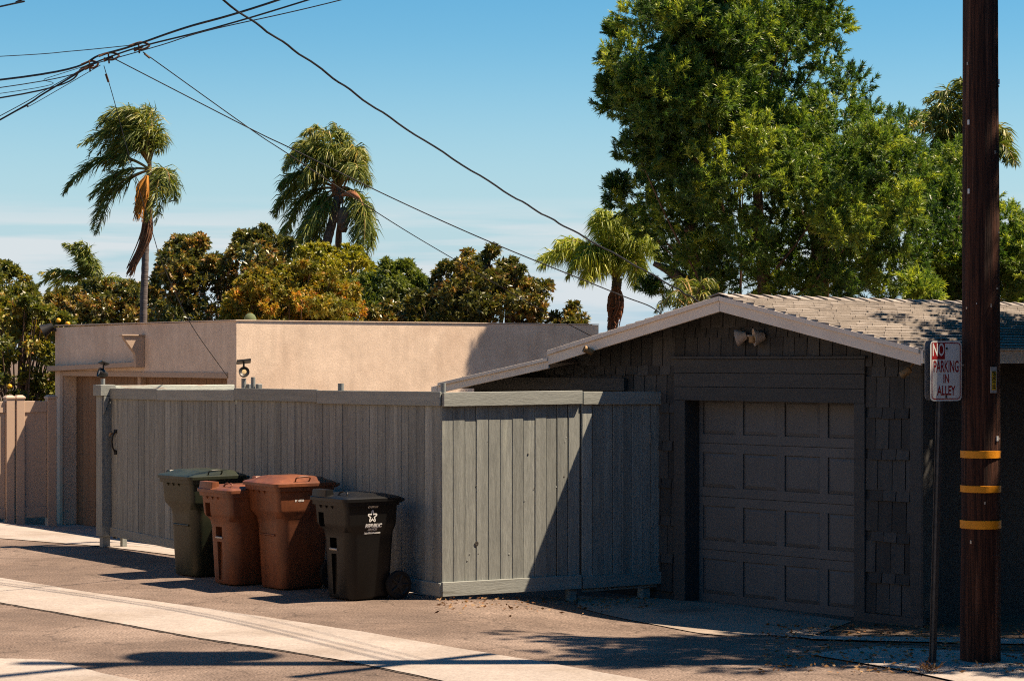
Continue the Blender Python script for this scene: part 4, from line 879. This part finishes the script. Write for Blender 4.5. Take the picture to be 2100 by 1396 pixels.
# ------------------------------------------------------------------ foliage
def norm(a): return a / np.maximum(np.linalg.norm(a, axis=1, keepdims=True), 1e-9)
def leaf_mesh(name, P, D, L_, W_, rnd, mat, parent=None, droop=0.12, label=None):
    n = len(P); N = norm(np.cross(D, RNG.normal(size=(n, 3)))); S = np.cross(D, N)
    L_ = np.broadcast_to(L_, (n,))[:, None]; W_ = np.broadcast_to(W_, (n,))[:, None]
    mid = P + D * L_ * 0.45; tip = P + D * L_ + np.array([0, 0, -1.0]) * L_ * droop
    V = np.empty((n, 4, 3)); V[:, 0] = P; V[:, 1] = mid + S * W_ * .5; V[:, 2] = tip; V[:, 3] = mid - S * W_ * .5
    me = bpy.data.meshes.new(name); me.vertices.add(n * 4); me.loops.add(n * 4); me.polygons.add(n)
    me.vertices.foreach_set('co', V.reshape(-1).astype(np.float32)); me.loops.foreach_set('vertex_index', np.arange(n * 4, dtype=np.int32))
    me.polygons.foreach_set('loop_start', np.arange(0, n * 4, 4, dtype=np.int32)); me.update(calc_edges=True)
    at_ = me.attributes.new('rnd', 'FLOAT', 'FACE'); at_.data.foreach_set('value', np.clip(rnd, 0, 1).astype(np.float32))
    return link(name, me, mat, parent)
def inside(poly, x, y):
    c = False; n = len(poly)
    for i in range(n):
        (x1, y1), (x2, y2) = poly[i], poly[(i + 1) % n]
        if (y1 > y) != (y2 > y) and x < (x2 - x1) * (y - y1) / (y2 - y1) + x1: c = not c
    return c
def edged(poly, x, y):
    d = 1e9; n = len(poly)
    for i in range(n):
        a = np.array(poly[i]); b = np.array(poly[(i + 1) % n]); p = np.array((x, y)); t = np.clip(np.dot(p - a, b - a) / max(1e-9, np.dot(b - a, b - a)), 0, 1)
        d = min(d, np.linalg.norm(a + t * (b - a) - p))
    return d
def lobes_in(poly, Y, depth, n, r0, r1, inset=0.6, rng=None):
    rng = rng or random.Random(len(poly) * 13 + int(poly[0][0])); xs_ = [p[0] for p in poly]; ys_ = [p[1] for p in poly]; out = []; tries = 0
    while len(out) < n and tries < n * 60:
        tries += 1; x, y = rng.uniform(min(xs_), max(xs_)), rng.uniform(min(ys_), max(ys_)); r = rng.uniform(r0, r1)
        if not inside(poly, x, y): continue
        d = edged(poly, x, y)
        if d < inset * r: continue
        dm = depth * min(1.0, 0.35 + d / 160.0); yy = Y + rng.uniform(-dm, dm)
        p = at(x, y, Y); p.y = yy; out.append((p.x, p.y, p.z, r * Y / FPX, rng.random()))
    return np.array(out)
def foliage(lobes, per, leaves, LL, WW, spread=0.8, twig=0.9, vary=0.35, axis_up=0.35, flat=0.8, inner=0.25):
    k = len(lobes); C = np.repeat(lobes[:, :3], per, 0); Rr = np.repeat(lobes[:, 3], per); lr = np.repeat(lobes[:, 4], per)
    d = norm(RNG.normal(size=(k * per, 3)) + np.array([0, 0, 0.25])); rad = Rr * (1 - inner * RNG.random(k * per) ** 1.5) * (0.90 + 0.2 * RNG.random(k * per))
    P = C + d * rad[:, None] * np.array([1, 1, flat]); ax = norm(d + np.array([0, 0, axis_up]) + 0.45 * RNG.normal(size=d.shape))
    rs = np.clip(0.55 * lr + 0.45 * RNG.random(k * per), 0, 1)
    P2 = np.repeat(P, leaves, 0); A2 = np.repeat(ax, leaves, 0); D = norm(A2 + spread * RNG.normal(size=A2.shape)); n = len(P2)
    rr = np.clip(np.repeat(rs, leaves) + vary * (RNG.random(n) - .5), 0, 1)
    L_ = LL * (0.7 + 0.6 * RNG.random(n)); P2 = P2 + A2 * (RNG.random(n)[:, None] - .5) * LL * twig
    return P2, D, L_, WW * (0.75 + 0.5 * RNG.random(n)), rr
def limb(mb, pts, r0, r1, n=8):
    s = spline(pts, 5); mb.tube(s, [r0 + (r1 - r0) * i / (len(s) - 1) for i in range(len(s))], n)
def tree(name, label, poly, Y, depth, n, r0, r1, per, leaves, LL, WW, mat, cat='tree', spread=0.8, trunks=None, group=None, extra=None, bark='bark', inset=0.6, sprigs=0, thin=0.0, **kw):
    lb = lobes_in(poly, Y, depth, n, r0, r1, inset)
    if thin:                                      # open lower storey where the trunks show
        rt = random.Random(9); lb = np.array([q for q in lb if not ((HY - (q[2] - CAMZ) * FPX / Y) > 430 and rt.random() < thin)])
    if extra: lb = np.vstack([lb, np.array([(*at(x, y, Y + dy), r * Y / FPX, q) for x, y, r, dy, q in extra])])
    if sprigs:                                    # stray shoots that break the outline
        rs_ = random.Random(int(poly[1][0]) + 7); sp_l = []
        ups = [(a, b) for a, b in zip(poly, poly[1:]) if max(a[1], b[1]) < 668 and (b[0] > a[0])]
        for _ in range(sprigs):
            a, b = rs_.choice(ups); f = rs_.random(); x = a[0] + (b[0] - a[0]) * f; y = a[1] + (b[1] - a[1]) * f - rs_.uniform(-10, 11)
            sp_l.append((*at(x, y, Y + rs_.uniform(-.6, .6)), rs_.uniform(4, 11) * Y / FPX, rs_.random()))
        lb = np.vstack([lb, np.array(sp_l)])
    bx = sum(p[0] for p in poly) / len(poly); base = at(bx, 700, Y); base.z = 0
    t = thing(name, label, cat, base, 0, group)
    P, D, L_, W_, rr = foliage(lb, per, leaves, LL, WW, spread, **kw)
    leaf_mesh('crown', P - np.array(base), D, L_, W_, rr, M[mat], t)
    mb = MB()
    if not trunks: trunks = [[(bx, None), (bx + 8, 640)]]
    for tk in trunks:
        pts = [at(x, 735 + CAMZ * FPX / Y if y is None else y, Y) - base for x, y in tk]
        limb(mb, pts, 0.12 if len(pts) > 2 else 0.08, 0.035)
    rg = random.Random(5); k = min(len(lb), 40)
    for i in rg.sample(range(len(lb)), k):                # branches reaching into the lobes
        c = Vector(lb[i][:3]) - base; s = Vector((c.x * 0.35, c.y * 0.3, max(0.6, c.z - 0.9 - rg.random())))
        limb(mb, [s, (s + c) / 2 + Vector((0, 0, -0.08)), c], 0.022, 0.006, 5)
    mb.make('trunk', M[bark], t, smooth=60, fix=False)
    return t
# the big fern pine behind the garage
podo_poly = [(1330, -130), (1450, -200), (1570, -150), (1640, -90), (1700, 40), (1708, 110), (1765, 150), (1772, 205), (1835, 222), (1850, 290), (1872, 380), (1880, 480), (1880, 640), (1340, 640),
             (1352, 560), (1310, 520), (1325, 470), (1265, 430), (1252, 372), (1300, 330), (1255, 250), (1240, 170), (1240, 60), (1290, 0)]
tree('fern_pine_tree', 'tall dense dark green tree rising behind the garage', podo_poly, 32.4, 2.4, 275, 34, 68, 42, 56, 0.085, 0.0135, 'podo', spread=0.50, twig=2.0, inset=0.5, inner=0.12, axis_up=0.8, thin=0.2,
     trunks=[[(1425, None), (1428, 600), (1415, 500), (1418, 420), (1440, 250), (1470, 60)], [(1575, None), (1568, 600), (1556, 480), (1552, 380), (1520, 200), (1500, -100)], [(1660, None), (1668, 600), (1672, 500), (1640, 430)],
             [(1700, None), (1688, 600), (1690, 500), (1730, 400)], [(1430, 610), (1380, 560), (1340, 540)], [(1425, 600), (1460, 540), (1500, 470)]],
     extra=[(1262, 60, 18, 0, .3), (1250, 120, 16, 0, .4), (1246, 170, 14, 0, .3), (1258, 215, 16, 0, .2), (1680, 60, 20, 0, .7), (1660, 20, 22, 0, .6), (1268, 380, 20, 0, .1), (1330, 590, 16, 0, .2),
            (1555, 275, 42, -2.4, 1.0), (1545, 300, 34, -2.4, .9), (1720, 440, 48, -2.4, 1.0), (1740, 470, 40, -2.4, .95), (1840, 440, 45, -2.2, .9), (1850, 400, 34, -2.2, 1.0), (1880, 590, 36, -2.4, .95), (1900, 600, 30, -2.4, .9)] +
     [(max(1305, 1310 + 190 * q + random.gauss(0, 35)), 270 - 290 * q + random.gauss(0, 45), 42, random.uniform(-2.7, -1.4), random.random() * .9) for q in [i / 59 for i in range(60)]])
podo2 = [(1860, 330), (1905, 285), (1960, 285), (2000, 330), (2060, 430), (2110, 440), (2200, 420), (2230, 640), (1860, 640)]
tree('fern_pine_tree', 'shorter dark green tree behind the utility pole at the right edge', podo2, 34.0, 1.8, 110, 30, 56, 38, 50, 0.085, 0.0135, 'podo', spread=0.50, twig=2.0, inset=0.6, inner=0.12, axis_up=0.8, trunks=[[(1980, None), (1975, 600), (1960, 420)]])
# broadleaf shrubs and trees beyond the beige building
G_ = 'shrubs and trees beyond the beige building'
tree('green_tree', 'rounded green tree at the far left edge', [(-90, 540), (10, 552), (56, 585), (84, 645), (95, 700), (-90, 720)], 52, 2.0, 70, 20, 36, 28, 9, 0.11, 0.045, 'mix', group=G_, sprigs=34)
tree('magnolia_tree', 'low brown-green magnolia in front of the small distant palm', [(84, 622), (150, 592), (215, 590), (262, 598), (318, 598), (345, 645), (345, 700), (80, 700)], 44, 1.2, 90, 16, 28, 26, 10, 0.10, 0.042, 'magn', spread=0.9, group=G_, sprigs=34)
tree('magnolia_tree', 'tall glossy magnolia right of the left palm trunk', [(328, 580), (338, 520), (372, 488), (412, 500), (432, 545), (468, 535), (498, 482), (560, 485), (612, 520), (630, 700), (325, 700)], 38, 1.6, 120, 16, 30, 26, 10, 0.095, 0.040, 'magn', spread=0.9, group=G_, sprigs=34,
     extra=[(375, 497, 14, 0, .4), (400, 505, 12, 0, .5), (340, 560, 14, 0, .3), (325, 575, 10, 0, .3), (520, 488, 18, 0, .5), (560, 495, 16, 0, .4)])
tree('yellow_tree', 'yellow and orange leaved tree beneath the middle palm', [(462, 632), (500, 582), (560, 560), (612, 548), (690, 572), (742, 610), (738, 700), (455, 700)], 35, 1.3, 120, 14, 26, 30, 12, 0.075, 0.03, 'yell', spread=0.9, group=G_, sprigs=34,
     trunks=[[(640, None), (648, 640), (640, 600)], [(612, None), (612, 600)]])
tree('yellow_tree', 'bright yellow-green tree top behind the middle palm', [(600, 520), (650, 512), (700, 520), (740, 522), (762, 560), (770, 640), (590, 640)], 46, 1.2, 45, 16, 28, 26, 8, 0.09, 0.04, 'lime', spread=0.9, group=G_, sprigs=34)
tree('green_tree', 'feathery green tree right of the middle palm', [(722, 620), (752, 565), (800, 540), (842, 552), (872, 585), (895, 640), (890, 700), (715, 700)], 40, 1.3, 65, 16, 28, 30, 9, 0.10, 0.028, 'leafg', spread=0.8, group=G_, sprigs=34)
tree('magnolia_tree', 'broad rust-flecked magnolia spreading above the sunlit beige wall', [(750, 660), (800, 620), (880, 610), (900, 560), (950, 530), (1000, 548), (1060, 562), (1105, 575), (1125, 590), (1112, 640), (1150, 660), (1205, 655), (1205, 700), (750, 700)], 37, 1.5, 170, 13, 25, 26, 10, 0.088, 0.037, 'magn', spread=0.9, group=G_, sprigs=34,
     extra=[(1010, 512, 11, 0, .4), (1004, 522, 8, 0, .5), (1050, 538, 9, 0, .4), (1030, 545, 9, 0, .3), (915, 548, 14, 0, .4), (985, 535, 14, 0, .5), (1112, 590, 16, 0, .4), (1178, 630, 10, 0, .4), (1172, 645, 12, 0, .4), (1190, 655, 12, 0, .5)],
     trunks=[[(980, None), (985, 640), (1005, 520)], [(1040, None), (1045, 640), (1060, 560)]])
tc_ = tree('citrus_tree', 'sparse citrus tree with orange fruit behind the tan fence', [(-90, 620), (-20, 610), (60, 622), (112, 650), (145, 665), (150, 860), (-90, 860)], 33.5, 1.2, 85, 14, 26, 26, 7, 0.085, 0.04, 'mix', spread=0.95, group=G_, sprigs=34, inner=0.6)
for px_, py_, dy in ((120, 657, -1.4), (139, 664, -1.4), (88, 677, -0.9), (20, 792, -1.1), (52, 705, -0.8)):
    p = at(px_, py_, 33.5 + dy) - tc_.location
    pr = [(0.036 * math.sin(math.pi * i / 7) + 1e-4, -0.035 * math.cos(math.pi * i / 7)) for i in range(8)]
    MB().lathe(pr, p, (0, 0, 1), 12).make('orange', M['fruit'], tc_, smooth=80)

# ------------------------------------------------------------------ palms
def frond(par, base, a, b, c, mat, Lmax, W, n=70, wind=(-0.25, 0, 0), grav=0.7, fan=1.0, base_r=0.022, name='frond', seed=0, tint=0.0):
    rg = np.random.default_rng(seed); t = np.linspace(0.0, 1, 16); a, b, c = [np.array(q) - np.array(base) for q in (a, b, c)]
    cur = np.outer((1 - t) ** 2, a) + np.outer(2 * t * (1 - t), b) + np.outer(t ** 2, c)
    fo = MB().tube([Vector(q) for q in cur], [base_r * (1 - 0.85 * s) for s in t], 6).make(name, M['rachis'], par, smooth=60, fix=False)
    tt = np.sort(rg.uniform(0.16, 1.0, n * 2)); P = np.outer((1 - tt) ** 2, a) + np.outer(2 * tt * (1 - tt), b) + np.outer(tt ** 2, c)
    T = norm(np.outer(1 - tt, b - a) + np.outer(tt, c - b)); rv = rg.normal(size=P.shape)
    side = norm(np.cross(T, np.array([0, 0, 1.0])) + 1e-6) * np.where(np.arange(len(tt)) % 2 == 0, 1, -1)[:, None]
    D = norm(0.55 * T + fan * (0.75 * side + 0.35 * rv) + np.array([0, 0, -0.35 * grav]) + np.array(wind) * .6)
    LL = Lmax * (np.sin(np.pi * np.clip(0.12 + 0.85 * tt, 0, 1)) ** 0.6) * rg.uniform(0.75, 1.1, len(tt))
    D2 = norm(D + np.array([0, 0, -grav]) + np.array(wind)); S = norm(np.cross(D, rg.normal(size=D.shape)))
    m = P + D * LL[:, None] * .5; e = m + D2 * LL[:, None] * .5; n2 = len(tt); w = W * rg.uniform(.8, 1.2, n2)[:, None]
    V = np.empty((n2, 5, 3)); V[:, 0] = P - S * w * .35; V[:, 1] = P + S * w * .35; V[:, 2] = m + S * w * .5; V[:, 3] = m - S * w * .5; V[:, 4] = e
    me = bpy.data.meshes.new('leaflets'); base_i = np.arange(n2)[:, None] * 5
    fs = [tuple(x) for x in (base_i + np.array([0, 1, 2, 3])).tolist()] + [tuple(x) for x in (base_i + np.array([3, 2, 4])).tolist()]
    me.from_pydata(V.reshape(-1, 3).tolist(), [], fs); r = np.clip(rg.uniform(0, 0.85, n2) + tint, 0, 1)
    at_ = me.attributes.new('rnd', 'FLOAT', 'FACE'); at_.data.foreach_set('value', np.concatenate([r, r]).astype(np.float32)); me.update()
    link('leaflets', me, M[mat], fo)
def palm(label, Y, trunk, fronds, mat, Lpx, n=70, tw=(14, 12), name='palm_tree', seed=1, wind=(-0.25, 0, 0), grav=0.7, W=0.03, dep=0.9, fan=1.0, group='palm trees', twin=2):
    tr_ = [at(x, y, Y) for x, y in trunk]; base = Vector((tr_[0].x, Y, 0)); k = Y / FPX
    t = thing(name, label, 'palm tree', base, 0, group); rg = random.Random(seed)
    pts = [base + Vector((0, 0, 0))] + tr_; s = spline([p - base for p in pts], 10)
    MB().tube(s, [(tw[0] + (tw[1] - tw[0]) * i / (len(s) - 1)) * k / 2 * (1 + (0.05 if i % 2 else -0.03)) for i in range(len(s))], 12).make('trunk', M['bark_grey'], t, smooth=60, fix=False)
    fr2 = []
    for q in range(twin):
        for a, b, c in fronds:
            j = 0 if q == 0 else 9
            fr2.append((a, (b[0] + rg.uniform(-j, j), b[1] + rg.uniform(-j, j)), (c[0] + rg.uniform(-j, j), c[1] + rg.uniform(-j, j))))
    for i, (a, b, c) in enumerate(fr2):
        dy = rg.uniform(-dep, dep)
        A, Bq, Cq = at(*a, Y), at(*b, Y), at(*c, Y); Bq.y += dy * .6; Cq.y += dy
        frond(t, base, A, Bq, Cq, mat, Lpx * k, W, n, wind, grav, fan, seed=seed * 50 + i, tint=rg.uniform(-.05, .2))
    return t, base, k
s = (306, 338)
t, base, k = palm('tall palm at left with fronds blown leftwards and orange flower spray', 41, [(294, 664), (297, 560), (300, 470), (305, 400), (307, 350)],
     [(s, (292, 205), (165, 300)), (s, (270, 185), (188, 322)), (s, (302, 190), (212, 250)), (s, (325, 225), (318, 300)), ((303, 345), (215, 285), (135, 400)), ((303, 350), (222, 372), (190, 475)), ((310, 352), (362, 330), (352, 400)),
      ((311, 355), (345, 335), (314, 455)), (s, (255, 200), (205, 262)), (s, (238, 232), (216, 345)), (s, (285, 180), (235, 235)), (s, (312, 215), (268, 232)), (s, (262, 225), (240, 330)), (s, (275, 250), (255, 345)), ((304, 348), (240, 330), (200, 420)), (s, (318, 240), (300, 215)), (s, (295, 235), (262, 300))],
     'palm', 46, 100, (16, 13), seed=3, wind=(-0.45, 0, 0), W=0.018, dep=0.65)
def strands(par, base, a, b, c, n, width, mat, name, Y, r=0.02, seed=0):
    rg = random.Random(seed); mb = MB()
    for i in range(n):
        o = Vector((rg.uniform(-1, 1), rg.uniform(-1, 1), rg.uniform(-1, 1))) * width * 1.2; o2 = Vector((rg.uniform(-1, 1), rg.uniform(-1, 1), rg.uniform(-1.5, 2.5))) * width
        limb(mb, [at(*a, Y) - base + o * .15, at(*b, Y) - base + o, at(*c, Y) - base + o2], r, r * .3, 4)
    mb.make(name, M[mat], par, fix=False)
strands(t, base, (301, 362), (291, 398), (283, 440), 90, 0.09, 'inflo', 'flower_spray', 40.1, 0.018, 1)
strands(t, base, (304, 400), (300, 480), (266, 560), 46, 0.07, 'dead', 'dead_frond', 40.6, 0.02, 2)
MB().tube([at(307, 330, 41) - base, at(305, 410, 41) - base], [0.035, 0.07], 10).make('crownshaft', M['boots'], t, smooth=60)
s = (696, 388)
t, base, k = palm('palm in the middle with drooping fronds and hanging seed cluster', 48, [(652, 600), (656, 560), (670, 500), (688, 430), (695, 385)],
     [(s, (680, 255), (592, 325)), (s, (690, 232), (636, 288)), (s, (640, 262), (590, 352)), (s, (702, 300), (684, 252)), (s, (738, 285), (728, 352)), (s, (716, 262), (735, 322)), (s, (598, 340), (555, 432)), (s, (600, 362), (578, 505)),
      (s, (640, 385), (612, 520)), ((692, 390), (640, 420), (645, 535)), ((700, 385), (772, 385), (745, 545)), ((700, 388), (768, 400), (762, 500)), (s, (690, 270), (655, 330)), (s, (655, 300), (620, 380)), (s, (710, 290), (700, 270)), ((690, 392), (660, 420), (625, 500)), (s, (620, 320), (575, 385)),
      ((700, 384), (752, 378), (732, 520)), (s, (672, 262), (612, 300)), (s, (648, 248), (600, 302)), (s, (728, 262), (748, 335)), (s, (735, 300), (742, 372))],
     'palm', 52, 100, (21, 17), seed=5, wind=(-0.2, 0, 0), W=0.022, grav=1.0)
strands(t, base, (697, 440), (694, 500), (693, 565), 18, 0.05, 'dead', 'dead_frond', 47.7, 0.02, 4)
pr = [(0.14 * math.sin(math.pi * i / 8) ** .8 + 1e-4, -0.27 * math.cos(math.pi * i / 8)) for i in range(9)]
fr_ = MB().lathe(pr, at(704, 450, 47.6) - base, (0.05, 0, 1), 14); fr_.v = [tuple(np.array(v) + RNG.normal(size=3) * .015) for v in fr_.v]; fr_.tube([at(698, 395, 47.7) - base, at(703, 425, 47.6) - base], 0.02, 6)
fr_.make('seed_cluster', M['magn'] if False else M['bark'], t)
MB().tube([Vector(q) for q in spline([at(700, 400, 47.6) - base, at(722, 398, 47.5) - base, at(740, 410, 47.5) - base], 5)], [0.03, 0.04, 0.05, 0.06, 0.065, 0.07, 0.065, 0.06, 0.05, 0.03, 0.01], 8).make('spathe', M['boots'], t, smooth=60)
MB().tube([at(700, 395, 47.8) - base, at(712, 368, 47.8) - base, at(728, 350, 47.8) - base], [0.03, 0.02, 0.015], 6).make('cut_stalk', M['boots'], t, smooth=60)
strands(t, base, (686, 372), (694, 392), (700, 412), 16, 0.08, 'boots', 'crownshaft', 48, 0.05, 5)
s = (1266, 575)
t, base, k = palm('young bright palm with shaggy trunk left of the big tree', 38, [(1256, 700), (1257, 665), (1260, 640), (1263, 600), (1266, 570)],
     [(s, (1200, 462), (1105, 545)), (s, (1215, 450), (1125, 525)), (s, (1228, 446), (1165, 560)), (s, (1240, 440), (1272, 448)), (s, (1250, 462), (1218, 452)), (s, (1300, 455), (1322, 555)), (s, (1292, 446), (1342, 500)), (s, (1312, 485), (1296, 590)),
      (s, (1235, 480), (1180, 540)), (s, (1275, 440), (1310, 470)), (s, (1225, 500), (1200, 575)), (s, (1255, 440), (1235, 446)), (s, (1190, 478), (1110, 530)), (s, (1280, 470), (1275, 455)), (s, (1245, 490), (1222, 565)), (s, (1305, 450), (1350, 530)), (s, (1260, 430), (1225, 440)), (s, (1288, 440), (1322, 462)), (s, (1205, 470), (1140, 505))],
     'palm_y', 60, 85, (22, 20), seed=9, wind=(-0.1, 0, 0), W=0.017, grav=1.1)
strands(t, base, (1264, 590), (1262, 625), (1258, 655), 110, 0.115, 'boots', 'leaf_bases', 37.9, 0.020, 7)
s = (182, 590)
palm('small distant palm above the low magnolia at left', 70, [(182, 640), (182, 590)],
     [(s, (186, 512), (140, 502)), (s, (178, 505), (192, 545)), (s, (140, 545), (88, 595)), (s, (212, 555), (255, 580)), (s, (150, 535), (100, 568)), (s, (190, 510), (165, 500)), (s, (200, 560), (228, 600)), (s, (188, 530), (205, 560))],
     'palm', 34, 60, (12, 10), seed=11, wind=(-0.3, 0, 0), W=0.04)
s = (1992, 345)
palm('tall palm behind the utility pole beyond the trees', 36, [(2000, 640), (1996, 480), (1992, 345)],
     [(s, (1950, 185), (1868, 250)), (s, (1930, 235), (1850, 270)), (s, (1985, 160), (1900, 205)), (s, (2035, 215), (2062, 300)), (s, (2000, 180), (1955, 170)), (s, (1945, 270), (1880, 330)), (s, (2040, 260), (2052, 340)), (s, (1960, 200), (1895, 230)), (s, (1970, 240), (1920, 290)), (s, (1940, 290), (1905, 400))],
     'palm', 55, 80, (18, 15), seed=13, wind=(-0.15, 0, 0), W=0.025)
s = (1425, 660)
palm('low palm fronds at the foot of the big tree beside the roof', 29.0, [(1428, 720), (1425, 660)],
     [(s, (1392, 540), (1352, 648)), (s, (1405, 530), (1372, 600)), (s, (1430, 530), (1478, 590)), (s, (1380, 570), (1345, 640)), (s, (1420, 545), (1400, 575)), (s, (1440, 550), (1462, 640))],
     'palm', 34, 55, (18, 15), seed=15, wind=(0, 0, 0), W=0.014, grav=0.9, twin=1)

# ------------------------------------------------------------------ trees standing just to the right, whose shade falls into view
def shade_tree(name, label, trunk_xy, boxes, n, rad, per, leaves, LL, WW, mat, seed):
    rg = random.Random(seed); lb = []
    for i in range(n):
        (x0, x1, y0, y1, z0, z1) = rg.choice(boxes); lb.append((rg.uniform(x0, x1), rg.uniform(y0, y1), rg.uniform(z0, z1), rg.uniform(*rad), rg.random()))
    lb = np.array(lb); base = Vector((trunk_xy[0], trunk_xy[1], hz(*trunk_xy)))
    t = thing(name, label, 'tree', base)
    P, D, L_, W_, rr = foliage(lb, per, leaves, LL, WW, 0.85); leaf_mesh('crown', P - np.array(base), D, L_, W_, rr, M[mat], t)
    mb = MB(); zc = lb[:, 2].min(); limb(mb, [(0, 0, -.05), (0.05, 0, zc * .5), (0, 0.05, zc + .6)], 0.17, 0.10, 10)
    for i in range(0, n, 2):
        c_ = Vector(lb[i][:3]) - base; limb(mb, [(0, 0.03, zc * .8), (c_.x * .4, c_.y * .4, zc + (c_.z - zc) * .5), c_], 0.05, 0.012, 6)
    mb.make('trunk', M['bark'], t, smooth=60, fix=False)
shade_tree('shade_tree', 'leafy tree at the right whose shade falls on the utility pole', (6.3, 16.6), [(4.75, 8.3, 15.7, 18.2, 4.4, 7.6), (5.6, 8.3, 16.0, 18.2, 6.0, 9.0)], 120, (0.3, 0.6), 26, 22, 0.14, 0.030, 'podo', 3)
shade_tree('shade_tree', 'low bushy tree at the right shading the side wall of the garage', (6.8, 20.6), [(5.75, 8.2, 18.7, 22.6, 1.6, 6.0), (5.6, 7.0, 18.8, 21.5, 2.6, 5.4)], 150, (0.35, 0.55), 26, 22, 0.14, 0.030, 'podo', 4)

# ------------------------------------------------------------------ leaf litter and a weed
def litter(name, n, sampler, label=None):
    pts = [sampler() for _ in range(n)]; P = np.array([(x, y, hz(x, y) + 0.02) for x, y in pts]); D = RNG.normal(size=(n, 3)); D[:, 2] *= .15; D = norm(D)
    o = leaf_mesh(name, P, D, 0.025 + 0.04 * RNG.random(n), 0.010 + 0.014 * RNG.random(n), RNG.random(n), M['litter'], droop=0.0)
    return put(o, label, 'leaf litter', kind='stuff')
litter('leaf_litter', 900, lambda: gnd(random.uniform(1560, 2120), 1284 + 100 * random.random() ** 1.3), 'dry brown leaves scattered under the utility pole')
litter('leaf_litter', 260, lambda: gnd(random.uniform(900, 1340), 1228 + abs(random.gauss(0, 14))), 'dry leaves blown along the foot of the side fence')
wx, wy = gnd(1905, 1383)
wd = thing('weed', 'small dry weed growing at the footpath edge by the sign post', 'weed', (wx, wy, hz(wx, wy)))
P = np.zeros((60, 3)); P[:, :2] = RNG.normal(size=(60, 2)) * .03; P[:, 2] = 0.05 * RNG.random(60); D = norm(RNG.normal(size=(60, 3)) * np.array([.7, .7, .2]) + np.array([0, 0, .8]))
leaf_mesh('blades', P, D, 0.06 + 0.06 * RNG.random(60), 0.008, RNG.random(60), M['litter'], wd)
